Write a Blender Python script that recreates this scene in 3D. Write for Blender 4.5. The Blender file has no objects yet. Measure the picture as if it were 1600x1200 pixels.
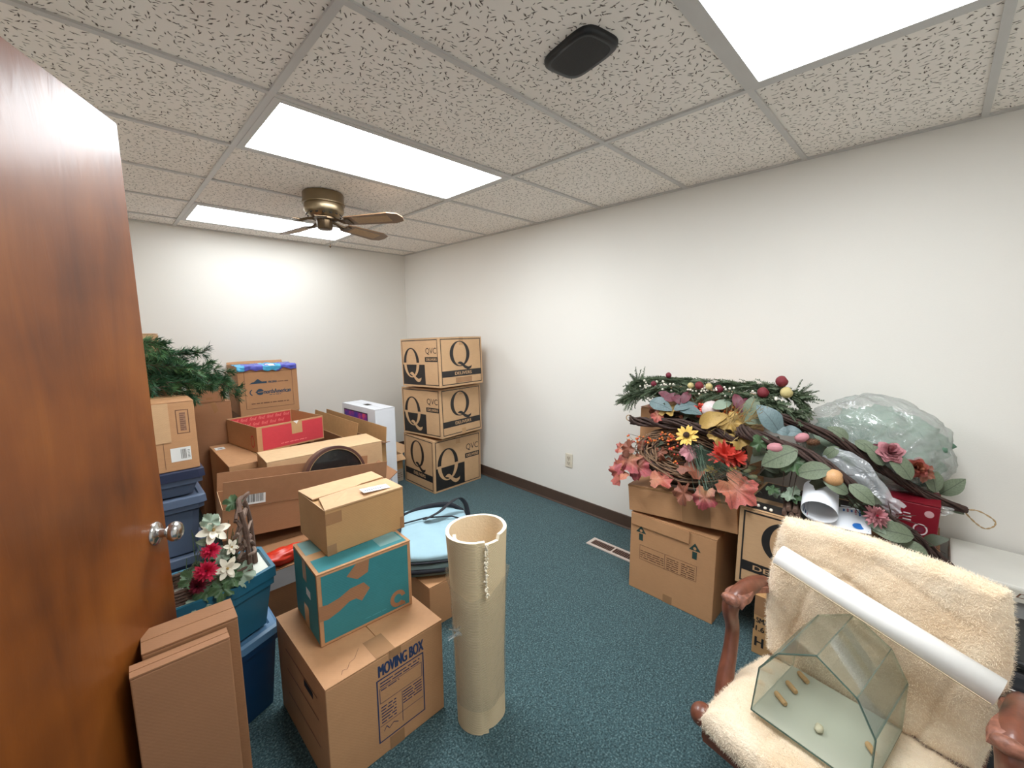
import bpy, bmesh, math, random
from mathutils import Vector, Matrix, Euler, noise

# ------------------------------------------------------------------ camera, world, exposure
SC = bpy.context.scene
COL = SC.collection
R = math.radians
CAMP = Vector((-2.6607, -4.505, 1.483))
cam_d = bpy.data.cameras.new('camera')
cam_o = bpy.data.objects.new('camera', cam_d)
COL.objects.link(cam_o)
cam_d.sensor_fit = 'HORIZONTAL'
cam_d.sensor_width = 36.0
cam_d.lens = 650.2 / 1600 * 36.0
cam_d.clip_start = 0.02
def _cam():
    yaw, pit, rol = 0.7787, -0.1347, -0.0038
    cy, sy, cp, sp = math.cos(yaw), math.sin(yaw), math.cos(pit), math.sin(pit)
    f = Vector((sy*cp, cy*cp, sp)); r = Vector((cy, -sy, 0)); u = r.cross(f)
    cr, sr = math.cos(rol), math.sin(rol)
    r2 = cr*r + sr*u; u2 = -sr*r + cr*u
    m = Matrix((r2, u2, -f)).transposed().to_4x4()
    m.translation = CAMP
    cam_o.matrix_world = m
_cam()
SC.camera = cam_o
w = bpy.data.worlds.new('world'); SC.world = w; w.use_nodes = True
w.node_tree.nodes['Background'].inputs[0].default_value = (0.8, 0.9, 1.0, 1)
w.node_tree.nodes['Background'].inputs[1].default_value = 0.4
SC.view_settings.view_transform = 'Standard'
SC.view_settings.look = 'None'
SC.view_settings.gamma = 1.0
SC.view_settings.use_curve_mapping = False
SC.view_settings.exposure = 1.15
LAMP = (11.2, 4.0, 8.6)     # strength of the ceiling panels: middle, far, near
SC.cycles.max_bounces = 12
SC.cycles.diffuse_bounces = 6
SC.cycles.transparent_max_bounces = 24
SC.cycles.sample_clamp_indirect = 6.0

# ------------------------------------------------------------------ materials
def lin(c):
    return tuple(((x/255)/12.92 if x/255 <= 0.04045 else ((x/255+0.055)/1.055)**2.4) for x in c)
MATS = {}
def new_mat(name):
    m = bpy.data.materials.new(name); m.use_nodes = True
    n = m.node_tree.nodes; l = m.node_tree.links
    return m, n, l, n['Principled BSDF']
def M(name, rgb, rough=0.6, metal=0.0, var=0.06, scale=12.0, bump=0.0, bscale=60.0, coat=0.0, stretch=None, spec=0.5, sheen=0.0, trans=0.0):
    """plain surface with procedural tone variation and fine relief"""
    if name in MATS: return MATS[name]
    m, n, l, p = new_mat(name)
    c = lin(rgb)
    tc = n.new('ShaderNodeTexCoord'); mp = n.new('ShaderNodeMapping')
    l.new(tc.outputs['Object'], mp.inputs[0])
    if stretch: mp.inputs['Scale'].default_value = stretch
    nz = n.new('ShaderNodeTexNoise'); nz.inputs['Scale'].default_value = scale; nz.inputs['Detail'].default_value = 5
    l.new(mp.outputs[0], nz.inputs['Vector'])
    mx = n.new('ShaderNodeMix'); mx.data_type = 'RGBA'
    mx.inputs[6].default_value = (*[max(0, x*(1-var*2)) for x in c], 1)
    mx.inputs[7].default_value = (*[min(1, x*(1+var*2)) for x in c], 1)
    l.new(nz.outputs['Fac'], mx.inputs[0]); l.new(mx.outputs[2], p.inputs['Base Color'])
    p.inputs['Roughness'].default_value = rough; p.inputs['Metallic'].default_value = metal
    p.inputs['Coat Weight'].default_value = coat; p.inputs['Specular IOR Level'].default_value = spec
    p.inputs['Sheen Weight'].default_value = sheen
    if trans: p.inputs['Transmission Weight'].default_value = trans
    if bump:
        nb = n.new('ShaderNodeTexNoise'); nb.inputs['Scale'].default_value = bscale; nb.inputs['Detail'].default_value = 4
        l.new(mp.outputs[0], nb.inputs['Vector'])
        b = n.new('ShaderNodeBump'); b.inputs['Strength'].default_value = bump; b.inputs['Distance'].default_value = 0.004
        l.new(nb.outputs['Fac'], b.inputs['Height']); l.new(b.outputs[0], p.inputs['Normal'])
    MATS[name] = m
    return m
def cardboard(name, rgb, wave=(0, 0, 1)):
    if name in MATS: return MATS[name]
    m, n, l, p = new_mat(name)
    c = lin(rgb)
    tc = n.new('ShaderNodeTexCoord')
    n1 = n.new('ShaderNodeTexNoise'); n1.inputs['Scale'].default_value = 5; n1.inputs['Detail'].default_value = 6; n1.inputs['Roughness'].default_value = .6
    mp = n.new('ShaderNodeMapping'); mp.inputs['Scale'].default_value = (1, 1, 12)
    n2 = n.new('ShaderNodeTexNoise'); n2.inputs['Scale'].default_value = 30
    l.new(tc.outputs['Object'], n1.inputs['Vector']); l.new(tc.outputs['Object'], mp.inputs[0]); l.new(mp.outputs[0], n2.inputs['Vector'])
    mx = n.new('ShaderNodeMix'); mx.data_type = 'RGBA'
    mx.inputs[6].default_value = (*[x*.86 for x in c], 1); mx.inputs[7].default_value = (*[min(1, x*1.12) for x in c], 1)
    l.new(n1.outputs['Fac'], mx.inputs[0])
    m2 = n.new('ShaderNodeMix'); m2.data_type = 'RGBA'; m2.blend_type = 'MULTIPLY'; m2.inputs[0].default_value = .18
    l.new(mx.outputs[2], m2.inputs[6]); l.new(n2.outputs['Fac'], m2.inputs[7]); l.new(m2.outputs[2], p.inputs['Base Color'])
    wv = n.new('ShaderNodeTexWave'); wv.inputs['Scale'].default_value = 60; wv.inputs['Distortion'].default_value = 1.5; wv.bands_direction = 'DIAGONAL'
    l.new(tc.outputs['Object'], wv.inputs['Vector'])
    ad = n.new('ShaderNodeMath'); ad.operation = 'MULTIPLY_ADD'; ad.inputs[1].default_value = .03
    l.new(wv.outputs['Fac'], ad.inputs[0]); l.new(n1.outputs['Fac'], ad.inputs[2])
    b = n.new('ShaderNodeBump'); b.inputs['Strength'].default_value = .22; b.inputs['Distance'].default_value = .012
    l.new(ad.outputs[0], b.inputs['Height']); l.new(b.outputs[0], p.inputs['Normal'])
    p.inputs['Roughness'].default_value = .62; p.inputs['Specular IOR Level'].default_value = .35
    MATS[name] = m
    return m
K1 = cardboard('kraft_cardboard', (194, 146, 104))
K2 = cardboard('pale_kraft_cardboard', (206, 167, 126))
K3 = cardboard('pinkish_kraft_cardboard', (164, 118, 84))
K4 = cardboard('golden_kraft_cardboard', (190, 148, 100))
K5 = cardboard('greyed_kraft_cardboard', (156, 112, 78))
KW = M('white_printed_board', (222, 226, 232), .4, var=.03)
TEAL = cardboard('teal_printed_board', (56, 132, 138))
TEAL2 = cardboard('pale_teal_printed_board', (120, 160, 158))
RED = cardboard('red_printed_board', (206, 66, 76))
REDT = M('pale_red_ink', (232, 128, 126), .6)
INK = M('black_ink', (34, 31, 30), .5, var=.25, scale=30)
INKB = M('navy_ink', (38, 56, 92), .6, var=.15, scale=40)
INKG = M('slate_ink', (38, 66, 88), .6, var=.15, scale=40)
INKBR = M('brown_ink', (112, 78, 58), .6)
INKGN = M('green_black_ink', (38, 62, 56), .6)
LBL = M('white_label_paper', (226, 226, 222), .5, var=.02)
TAPE = M('buff_packing_tape', (190, 150, 108), .25, var=.05, coat=.3)
TAPEB = M('brown_packing_tape', (158, 118, 82), .22, var=.08, coat=.4)
EDGE = cardboard('cut_cardboard_edge', (216, 182, 140))

WALL = M('white_wall_paint', (229, 226, 219), .7, var=.012, scale=2, bump=.12, bscale=180, spec=.3)
BASE = M('brown_vinyl_base', (80, 62, 52), .45, var=.08, bump=.05)
GRID = M('grey_ceiling_grid', (196, 194, 190), .45, var=.03)
BRASS = M('antique_brass', (150, 134, 108), .36, 1.0, var=.1)
DBRASS = M('dark_antique_brass', (96, 80, 62), .35, 1.0, var=.1)
CHROME = M('brushed_chrome', (200, 198, 196), .22, 1.0, var=.04)
BLK = M('black_plastic', (22, 23, 25), .42, bump=.1, bscale=400)
BLKF = M('black_webbing', (28, 30, 38), .8, bump=.4, bscale=300)
WOODB = M('walnut_blade', (120, 92, 66), .4, var=.18, scale=6, stretch=(1, 9, 1))
CANE = M('cane_weave', (166, 136, 100), .6, var=.15, scale=90)
MAHOG = M('mahogany_wood', (112, 64, 46), .38, var=.3, scale=14, stretch=(3, 3, 1), coat=.2, bump=.1, bscale=50)
IVORY = M('ivory_plastic', (214, 206, 188), .4)
TAN_M = M('tan_metal', (196, 182, 172), .45)
DARKV = M('dark_duct', (52, 34, 30), .8)
TOTE = M('teal_plastic', (38, 98, 122), .38, var=.05, bump=.05)
TOTED = M('deep_blue_plastic', (22, 62, 100), .38, var=.05)
TOTEL = M('light_blue_plastic', (84, 124, 158), .4, var=.05)
SLATE = M('slate_blue_plastic', (88, 102, 124), .4, var=.05)
NAVY = M('navy_plastic', (38, 46, 70), .4, var=.05)
FROST = M('frosted_lid', (206, 208, 196), .35, var=.05, scale=4, stretch=(1, 22, 1))
BAGB = M('pale_blue_canvas', (150, 182, 194), .8, var=.05, bump=.25, bscale=30)
BAGG = M('grey_green_nylon', (92, 112, 112), .6, var=.1, bump=.2)
ROPE = None
WHITEV = M('white_vinyl', (240, 238, 234), .35, var=.01)
CREAMV = M('cream_vinyl_back', (226, 206, 174), .6, var=.03)
PAPER = M('white_paper', (236, 240, 246), .35, var=.01)
BLUEI = M('bright_blue_ink', (40, 110, 190), .5)
PINKI = M('rose_ink', (206, 130, 150), .5)
DBLUEI = M('dark_blue_ink', (44, 72, 120), .5)
REDBOX = M('crimson_board', (122, 18, 34), .4, var=.05)
WBIN = M('off_white_plastic', (216, 214, 206), .45, var=.02)
GBIN = M('clear_grey_plastic', (176, 176, 174), .35, var=.04)
MASK = M('masking_tape', (206, 202, 190), .7, var=.04)
CHAR = M('charcoal_plastic', (58, 58, 62), .4, var=.06)
SISALD = M('sisal_fray', (236, 226, 204), .9)
VINE = M('dark_grapevine', (62, 43, 36), .75, var=.35, scale=40, bump=.4, bscale=90)
VINEL = M('tan_grapevine', (124, 96, 72), .75, var=.35, scale=30, bump=.4, bscale=90)
BARK = M('twig_bark', (96, 74, 62), .8, var=.35, scale=60, bump=.5, bscale=120)
JUTE = M('jute_cord', (176, 148, 108), .9, var=.4, scale=220)
PINE = M('pine_needle_green', (44, 84, 52), .55, var=.3, scale=30)
PINEL = M('light_pine_green', (84, 122, 76), .55, var=.3, scale=30)
CEDAR = M('cedar_green', (80, 96, 70), .65, var=.3, scale=40)
SAGE = M('sage_leaf', (104, 116, 92), .6, var=.18, scale=20, sheen=.2)
AQUA = M('dusty_aqua_leaf', (96, 116, 118), .5, var=.15, scale=20)
IVYG = M('ivy_green', (70, 96, 62), .5, var=.25, scale=30)
PALEG = M('pale_ivy', (130, 146, 126), .55, var=.2, scale=40)
WHITEP = M('white_petal', (240, 234, 214), .6, var=.04, scale=30)
CRIM = M('crimson_petal', (196, 26, 66), .6, var=.2, scale=60)
DCRIM = M('dark_crimson_petal', (110, 24, 44), .6, var=.2, scale=60)
PINKP = M('dusty_pink_petal', (188, 128, 134), .6, var=.12, scale=40)
CORAL = M('coral_leaf', (168, 86, 76), .55, var=.32, scale=30)
RUST = M('rust_leaf', (132, 78, 58), .55, var=.25, scale=30)
ROSEL = M('rose_red_leaf', (146, 66, 70), .55, var=.32, scale=30)
SALM = M('salmon_red_petal', (200, 66, 52), .55, var=.2, scale=50)
YEL = M('yellow_petal', (226, 188, 92), .55, var=.1, scale=40)
OCH = M('ochre_leaf', (176, 144, 80), .55, var=.18, scale=30)
BRN = M('dark_brown_seed', (58, 36, 26), .8, bump=.6, bscale=200)
ORB = M('orange_berry', (214, 116, 52), .4, var=.2, scale=60)
REDB = M('red_orange_berry', (206, 74, 58), .4, var=.2, scale=60)
APR = M('frosted_red_apple', (116, 30, 40), .6, var=.2, scale=50, bump=.3, bscale=400)
APY = M('frosted_yellow_pear', (196, 180, 124), .6, var=.12, scale=50, bump=.3, bscale=400)
PEARL = M('white_berry', (236, 228, 212), .4)
PEACH = M('pink_white_fruit', (236, 200, 198), .4, var=.25, scale=18)
ORF = M('peach_orange_fruit', (208, 160, 112), .45, var=.2, scale=18)
PLUM = M('purple_leaf', (104, 48, 60), .5, var=.2, scale=30)
GRASSG = M('blue_green_grass', (104, 124, 106), .6, var=.25, scale=20)
STRAW = M('straw_grass', (172, 148, 98), .7, var=.2, scale=20)
CONE = M('pine_cone_brown', (118, 82, 58), .7, var=.3, scale=60)
REDBAG = M('red_orange_nylon', (206, 52, 30), .35, var=.12, bump=.3, bscale=12)
BAGV = M('violet_blue_plastic', (84, 92, 190), .25, var=.2, scale=14)
BAGC = M('cyan_plastic', (70, 170, 216), .25, var=.2, scale=14)
GLEAFBAG = M('sea_green_cloth', (104, 142, 120), .6, var=.2, scale=14, bump=.4, bscale=20)
PEG = M('bare_wood_peg', (186, 150, 104), .6, var=.15, scale=30)
SHELL = M('pale_stone', (196, 188, 160), .6, var=.1)
TINR = M('dark_maroon_enamel', (74, 44, 38), .35, var=.1)
TING = M('old_gold_enamel', (150, 124, 88), .4, var=.1)
TIND = M('black_glossy_tin', (30, 30, 30), .18, var=.4, scale=5, coat=.4)
SCR = M('dark_screen_print', (44, 34, 54), .3)

def mat_fleece():
    m, n, l, p = new_mat('sheepskin_fleece')
    tc = n.new('ShaderNodeTexCoord')
    a = n.new('ShaderNodeTexNoise'); a.inputs['Scale'].default_value = 9; a.inputs['Detail'].default_value = 6
    l.new(tc.outputs['Object'], a.inputs['Vector'])
    r = n.new('ShaderNodeValToRGB')
    r.color_ramp.elements[0].position = .3; r.color_ramp.elements[0].color = (*lin((222, 194, 160)), 1)
    r.color_ramp.elements[1].position = .7; r.color_ramp.elements[1].color = (*lin((242, 226, 202)), 1)
    l.new(a.outputs['Fac'], r.inputs[0]); l.new(r.outputs[0], p.inputs['Base Color'])
    p.inputs['Roughness'].default_value = .85; p.inputs['Sheen Weight'].default_value = .4; p.inputs['Specular IOR Level'].default_value = .2
    b1 = n.new('ShaderNodeTexNoise'); b1.inputs['Scale'].default_value = 120; b1.inputs['Detail'].default_value = 5; b1.inputs['Distortion'].default_value = .8
    l.new(tc.outputs['Object'], b1.inputs['Vector'])
    b = n.new('ShaderNodeBump'); b.inputs['Strength'].default_value = .55; b.inputs['Distance'].default_value = .008
    l.new(b1.outputs['Fac'], b.inputs['Height']); l.new(b.outputs[0], p.inputs['Normal'])
    return m
FLEECE = mat_fleece()
def mat_carpet():
    m, n, l, p = new_mat('green_carpet')
    tc = n.new('ShaderNodeTexCoord')
    a = n.new('ShaderNodeTexNoise'); a.inputs['Scale'].default_value = 150; a.inputs['Detail'].default_value = 3
    c = n.new('ShaderNodeTexVoronoi'); c.inputs['Scale'].default_value = 150
    for q in (a, c): l.new(tc.outputs['Object'], q.inputs['Vector'])
    r = n.new('ShaderNodeValToRGB'); e = r.color_ramp.elements
    e[0].position = .34; e[0].color = (*lin((40, 61, 65)), 1)
    e[1].position = .76; e[1].color = (*lin((112, 130, 132)), 1)
    x = e.new(.55); x.color = (*lin((67, 91, 95)), 1)
    l.new(a.outputs['Fac'], r.inputs[0])
    hs = n.new('ShaderNodeMix'); hs.data_type = 'RGBA'; hs.blend_type = 'OVERLAY'; hs.inputs[0].default_value = .35
    bw = n.new('ShaderNodeRGBToBW'); l.new(c.outputs['Color'], bw.inputs[0])
    l.new(r.outputs[0], hs.inputs[6]); l.new(bw.outputs[0], hs.inputs[7]); l.new(hs.outputs[2], p.inputs['Base Color'])
    p.inputs['Roughness'].default_value = .95; p.inputs['Specular IOR Level'].default_value = .1; p.inputs['Sheen Weight'].default_value = .15
    b = n.new('ShaderNodeBump'); b.inputs['Strength'].default_value = .6; b.inputs['Distance'].default_value = .006
    l.new(a.outputs['Fac'], b.inputs['Height']); l.new(b.outputs[0], p.inputs['Normal'])
    return m
CARPET = mat_carpet()
def mat_tile():
    m, n, l, p = new_mat('fissured_ceiling_tile')
    tc = n.new('ShaderNodeTexCoord')
    dn = n.new('ShaderNodeTexNoise'); dn.inputs['Scale'].default_value = 70
    l.new(tc.outputs['Object'], dn.inputs['Vector'])
    dv = n.new('ShaderNodeVectorMath'); dv.operation = 'MULTIPLY_ADD'; dv.inputs[1].default_value = (.012, .012, 0)
    l.new(dn.outputs['Color'], dv.inputs[0]); l.new(tc.outputs['Object'], dv.inputs[2])
    masks = []
    for sc, ln_, wd, off in ((30, .0100, .0021, 0.0), (44, .0058, .0016, 3.7)):
        mp = n.new('ShaderNodeVectorMath'); mp.operation = 'ADD'; mp.inputs[1].default_value = (off, off*.7, 0)
        l.new(dv.outputs[0], mp.inputs[0])
        v = n.new('ShaderNodeTexVoronoi'); v.voronoi_dimensions = '2D'; v.inputs['Scale'].default_value = sc
        l.new(mp.outputs[0], v.inputs['Vector'])
        d = n.new('ShaderNodeVectorMath'); d.operation = 'SUBTRACT'
        l.new(mp.outputs[0], d.inputs[0]); l.new(v.outputs['Position'], d.inputs[1])
        sep = n.new('ShaderNodeSeparateColor'); l.new(v.outputs['Color'], sep.inputs[0])
        an = n.new('ShaderNodeMath'); an.operation = 'MULTIPLY'; an.inputs[1].default_value = 6.28; l.new(sep.outputs[0], an.inputs[0])
        vr = n.new('ShaderNodeVectorRotate'); vr.rotation_type = 'Z_AXIS'
        l.new(d.outputs[0], vr.inputs['Vector']); l.new(an.outputs[0], vr.inputs['Angle'])
        s = n.new('ShaderNodeVectorMath'); s.operation = 'MULTIPLY'; s.inputs[1].default_value = (1/ln_, 1/wd, 0)
        l.new(vr.outputs[0], s.inputs[0])
        le = n.new('ShaderNodeVectorMath'); le.operation = 'LENGTH'; l.new(s.outputs[0], le.inputs[0])
        mr = n.new('ShaderNodeMapRange'); mr.inputs[1].default_value = .6; mr.inputs[2].default_value = 1.15; mr.inputs[3].default_value = 1; mr.inputs[4].default_value = 0
        l.new(le.outputs['Value'], mr.inputs[0])
        th = n.new('ShaderNodeMath'); th.operation = 'LESS_THAN'; th.inputs[1].default_value = .8; l.new(sep.outputs[1], th.inputs[0])
        mu = n.new('ShaderNodeMath'); mu.operation = 'MULTIPLY'; l.new(mr.outputs[0], mu.inputs[0]); l.new(th.outputs[0], mu.inputs[1])
        masks.append(mu)
    mxx = n.new('ShaderNodeMath'); mxx.operation = 'MAXIMUM'
    l.new(masks[0].outputs[0], mxx.inputs[0]); l.new(masks[1].outputs[0], mxx.inputs[1])
    big = n.new('ShaderNodeTexNoise'); big.inputs['Scale'].default_value = 2.2; l.new(tc.outputs['Object'], big.inputs['Vector'])
    bc = n.new('ShaderNodeMix'); bc.data_type = 'RGBA'; l.new(big.outputs['Fac'], bc.inputs[0])
    bc.inputs[6].default_value = (*lin((236, 230, 221)), 1); bc.inputs[7].default_value = (*lin((245, 240, 233)), 1)
    mx = n.new('ShaderNodeMix'); mx.data_type = 'RGBA'; l.new(mxx.outputs[0], mx.inputs[0])
    l.new(bc.outputs[2], mx.inputs[6]); mx.inputs[7].default_value = (*lin((104, 95, 86)), 1)
    l.new(mx.outputs[2], p.inputs['Base Color'])
    b = n.new('ShaderNodeBump'); b.invert = True; b.inputs['Strength'].default_value = .7; b.inputs['Distance'].default_value = .004
    l.new(mxx.outputs[0], b.inputs['Height']); l.new(b.outputs[0], p.inputs['Normal'])
    p.inputs['Roughness'].default_value = .9; p.inputs['Specular IOR Level'].default_value = .2
    return m
TILE = mat_tile()
def mat_door():
    m, n, l, p = new_mat('varnished_birch_veneer')
    tc = n.new('ShaderNodeTexCoord'); mp = n.new('ShaderNodeMapping'); mp.inputs['Scale'].default_value = (3.2, 3.2, .6)
    l.new(tc.outputs['Object'], mp.inputs[0])
    a = n.new('ShaderNodeTexNoise'); a.inputs['Scale'].default_value = 3; a.inputs['Detail'].default_value = 8; a.inputs['Distortion'].default_value = 1.1
    c = n.new('ShaderNodeTexNoise'); c.inputs['Scale'].default_value = 2.6; c.inputs['Detail'].default_value = 3
    l.new(mp.outputs[0], a.inputs['Vector']); l.new(tc.outputs['Object'], c.inputs['Vector'])
    ad = n.new('ShaderNodeMath'); ad.operation = 'MULTIPLY_ADD'; ad.inputs[1].default_value = .72
    l.new(c.outputs['Fac'], ad.inputs[0]); 
    hf = n.new('ShaderNodeMath'); hf.operation = 'MULTIPLY'; hf.inputs[1].default_value = .26; l.new(a.outputs['Fac'], hf.inputs[0]); l.new(hf.outputs[0], ad.inputs[2])
    r = n.new('ShaderNodeValToRGB'); e = r.color_ramp.elements
    e[0].position = .34; e[0].color = (*lin((82, 39, 8)), 1)
    e[1].position = .72; e[1].color = (*lin((148, 86, 30)), 1)
    x = e.new(.50); x.color = (*lin((118, 62, 16)), 1)
    l.new(ad.outputs[0], r.inputs[0]); l.new(r.outputs[0], p.inputs['Base Color'])
    p.inputs['Roughness'].default_value = .5; p.inputs['Specular IOR Level'].default_value = .35; p.inputs['Coat Weight'].default_value = .28; p.inputs['Coat Roughness'].default_value = .22
    nb = n.new('ShaderNodeTexNoise'); nb.inputs['Scale'].default_value = 9; nb.inputs['Detail'].default_value = 6; nb.inputs['Distortion'].default_value = 1.5
    l.new(mp.outputs[0], nb.inputs['Vector'])
    b = n.new('ShaderNodeBump'); b.inputs['Strength'].default_value = .14; b.inputs['Distance'].default_value = .004
    l.new(nb.outputs['Fac'], b.inputs['Height']); l.new(b.outputs[0], p.inputs['Normal']); l.new(b.outputs[0], p.inputs['Coat Normal'])
    return m
DOORW = mat_door()
def mat_rug():
    m, n, l, p = new_mat('ribbed_sisal_rug')
    tc = n.new('ShaderNodeTexCoord')
    sx = n.new('ShaderNodeSeparateXYZ'); l.new(tc.outputs['Object'], sx.inputs[0])
    nz = n.new('ShaderNodeTexNoise'); nz.inputs['Scale'].default_value = 60; l.new(tc.outputs['Object'], nz.inputs['Vector'])
    mu = n.new('ShaderNodeMath'); mu.operation = 'MULTIPLY'; mu.inputs[1].default_value = 1500; l.new(sx.outputs[2], mu.inputs[0])
    ad = n.new('ShaderNodeMath'); ad.operation = 'MULTIPLY_ADD'; ad.inputs[1].default_value = 3.2; l.new(nz.outputs['Fac'], ad.inputs[0]); l.new(mu.outputs[0], ad.inputs[2])
    sn = n.new('ShaderNodeMath'); sn.operation = 'SINE'; l.new(ad.outputs[0], sn.inputs[0])
    r = n.new('ShaderNodeValToRGB'); e = r.color_ramp.elements
    e[0].position = .0; e[0].color = (*lin((214, 190, 148)), 1); e[1].position = .8; e[1].color = (*lin((240, 220, 182)), 1)
    mr = n.new('ShaderNodeMapRange'); mr.inputs[1].default_value = -1; l.new(sn.outputs[0], mr.inputs[0]); l.new(mr.outputs[0], r.inputs[0])
    l.new(r.outputs[0], p.inputs['Base Color']); p.inputs['Roughness'].default_value = .85; p.inputs['Specular IOR Level'].default_value = .2
    b = n.new('ShaderNodeBump'); b.inputs['Strength'].default_value = .6; b.inputs['Distance'].default_value = .004
    l.new(sn.outputs[0], b.inputs['Height']); l.new(b.outputs[0], p.inputs['Normal'])
    return m
ROPE = mat_rug()
def clear_mat(name, tint, gloss=.12, diff=.0, dcol=(1, 1, 1), rough=.05, bump=0.0, bscale=25, fres=.5):
    """thin clear sheet: transparent body, fresnel gloss, optional milky part"""
    m, n, l, p = new_mat(name)
    n.remove(p); out = n['Material Output']
    tr = n.new('ShaderNodeBsdfTransparent'); tr.inputs[0].default_value = (*tint, 1)
    gl = n.new('ShaderNodeBsdfGlossy'); gl.inputs['Roughness'].default_value = rough
    di = n.new('ShaderNodeBsdfDiffuse'); di.inputs[0].default_value = (*dcol, 1)
    lw = n.new('ShaderNodeLayerWeight'); lw.inputs[0].default_value = .35
    mr = n.new('ShaderNodeMath'); mr.operation = 'MULTIPLY_ADD'; mr.inputs[1].default_value = fres; mr.inputs[2].default_value = gloss*.4
    l.new(lw.outputs['Fresnel'], mr.inputs[0])
    a = n.new('ShaderNodeMixShader'); b = n.new('ShaderNodeMixShader')
    a.inputs[0].default_value = diff; l.new(tr.outputs[0], a.inputs[1]); l.new(di.outputs[0], a.inputs[2])
    l.new(mr.outputs[0], b.inputs[0]); l.new(a.outputs[0], b.inputs[1]); l.new(gl.outputs[0], b.inputs[2]); l.new(b.outputs[0], out.inputs[0])
    if bump:
        tc = n.new('ShaderNodeTexCoord'); nz = n.new('ShaderNodeTexNoise'); nz.inputs['Scale'].default_value = bscale; nz.inputs['Detail'].default_value = 4; nz.inputs['Distortion'].default_value = 1.2
        l.new(tc.outputs['Object'], nz.inputs['Vector'])
        bp = n.new('ShaderNodeBump'); bp.inputs['Strength'].default_value = bump; bp.inputs['Distance'].default_value = .02
        l.new(nz.outputs['Fac'], bp.inputs['Height'])
        for q in (gl, di, lw): l.new(bp.outputs[0], q.inputs['Normal'])
    MATS[name] = m
    return m
GLASS = clear_mat('clear_green_glass', (.95, .975, .955), .10, .02, (.8, .9, .84))
GLASSB = clear_mat('dusty_glass_base', (.90, .95, .90), .12, .62, lin((206, 208, 192)))
GLASSP = clear_mat('polished_glass_edge', (.62, .74, .70), .2, .15, (.5, .62, .58))
GLASSE = M('glass_edge_green', (66, 92, 84), .2)
FILM = clear_mat('clear_bag_film', (.97, .98, .97),  .16, .26, (.9, .92, .9), .12, .9, 14)
WRAP = clear_mat('clear_stretch_wrap', (.98, .98, .97), .03, .05, (.95, .95, .92), .15, .5, 30, .3)
def mat_panel(LAMP):
    m, n, l, p = new_mat('lit_prismatic_diffuser')
    n.remove(p); out = n['Material Output']
    tc = n.new('ShaderNodeTexCoord'); sx = n.new('ShaderNodeSeparateXYZ'); l.new(tc.outputs['Object'], sx.inputs[0])
    mu = n.new('ShaderNodeMath'); mu.operation = 'MULTIPLY'; mu.inputs[1].default_value = 20.6; l.new(sx.outputs[1], mu.inputs[0])
    sn = n.new('ShaderNodeMath'); sn.operation = 'COSINE'; l.new(mu.outputs[0], sn.inputs[0])
    ad = n.new('ShaderNodeMath'); ad.operation = 'MULTIPLY_ADD'; ad.inputs[1].default_value = -.12*LAMP; ad.inputs[2].default_value = LAMP; l.new(sn.outputs[0], ad.inputs[0])
    em = n.new('ShaderNodeEmission'); em.inputs[0].default_value = (.93, .97, 1.0, 1); l.new(ad.outputs[0], em.inputs[1])
    l.new(em.outputs[0], out.inputs[0])
    return m

# ------------------------------------------------------------------ helpers
def tag(o, label=None, cat=None, group=None, kind=None):
    if label: o['label'] = label
    if cat: o['category'] = cat
    if group: o['group'] = group
    if kind: o['kind'] = kind
    return o
def E(name, label, cat, loc=(0, 0, 0), rot=(0, 0, 0), group=None):
    o = bpy.data.objects.new(name, None); COL.objects.link(o)
    o.empty_display_size = .05
    o.location = loc; o.rotation_euler = rot
    return tag(o, label, cat, group)
def mk(name, bm, mats, parent=None, smooth=False, label=None, kind=None, recalc=True):
    if recalc: bmesh.ops.recalc_face_normals(bm, faces=bm.faces)
    me = bpy.data.meshes.new(name); bm.to_mesh(me); bm.free()
    if not isinstance(mats, (list, tuple)): mats = [mats]
    for m in mats: me.materials.append(m)
    if smooth:
        for p in me.polygons: p.use_smooth = True
        if smooth != True:
            me.set_sharp_from_angle(angle=R(smooth))
    o = bpy.data.objects.new(name, me); COL.objects.link(o)
    if parent: o.parent = parent
    if label: o['label'] = label
    if kind: o['kind'] = kind
    return o
def me_obj(name, me, parent, mat=None):
    o = bpy.data.objects.new(name, me); COL.objects.link(o); o.parent = parent
    return o
def bx(bm, lo, hi, mi=0, mtx=None):
    vs = [bm.verts.new((x, y, z)) for x in (lo[0], hi[0]) for y in (lo[1], hi[1]) for z in (lo[2], hi[2])]
    if mtx is not None:
        for v in vs: v.co = mtx @ v.co
    q = ((0, 1, 3, 2), (4, 6, 7, 5), (0, 4, 5, 1), (2, 3, 7, 6), (0, 2, 6, 4), (1, 5, 7, 3))
    fs = []
    for f in q:
        g = bm.faces.new([vs[i] for i in f]); g.material_index = mi; fs.append(g)
    return vs, fs
def box_bm(lo, hi, bev=0.0, seg=2):
    bm = bmesh.new(); bx(bm, lo, hi)
    if bev:
        bmesh.ops.recalc_face_normals(bm, faces=bm.faces)
        bmesh.ops.bevel(bm, geom=bm.edges[:], offset=bev, segments=seg, affect='EDGES', profile=.5)
    return bm
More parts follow.
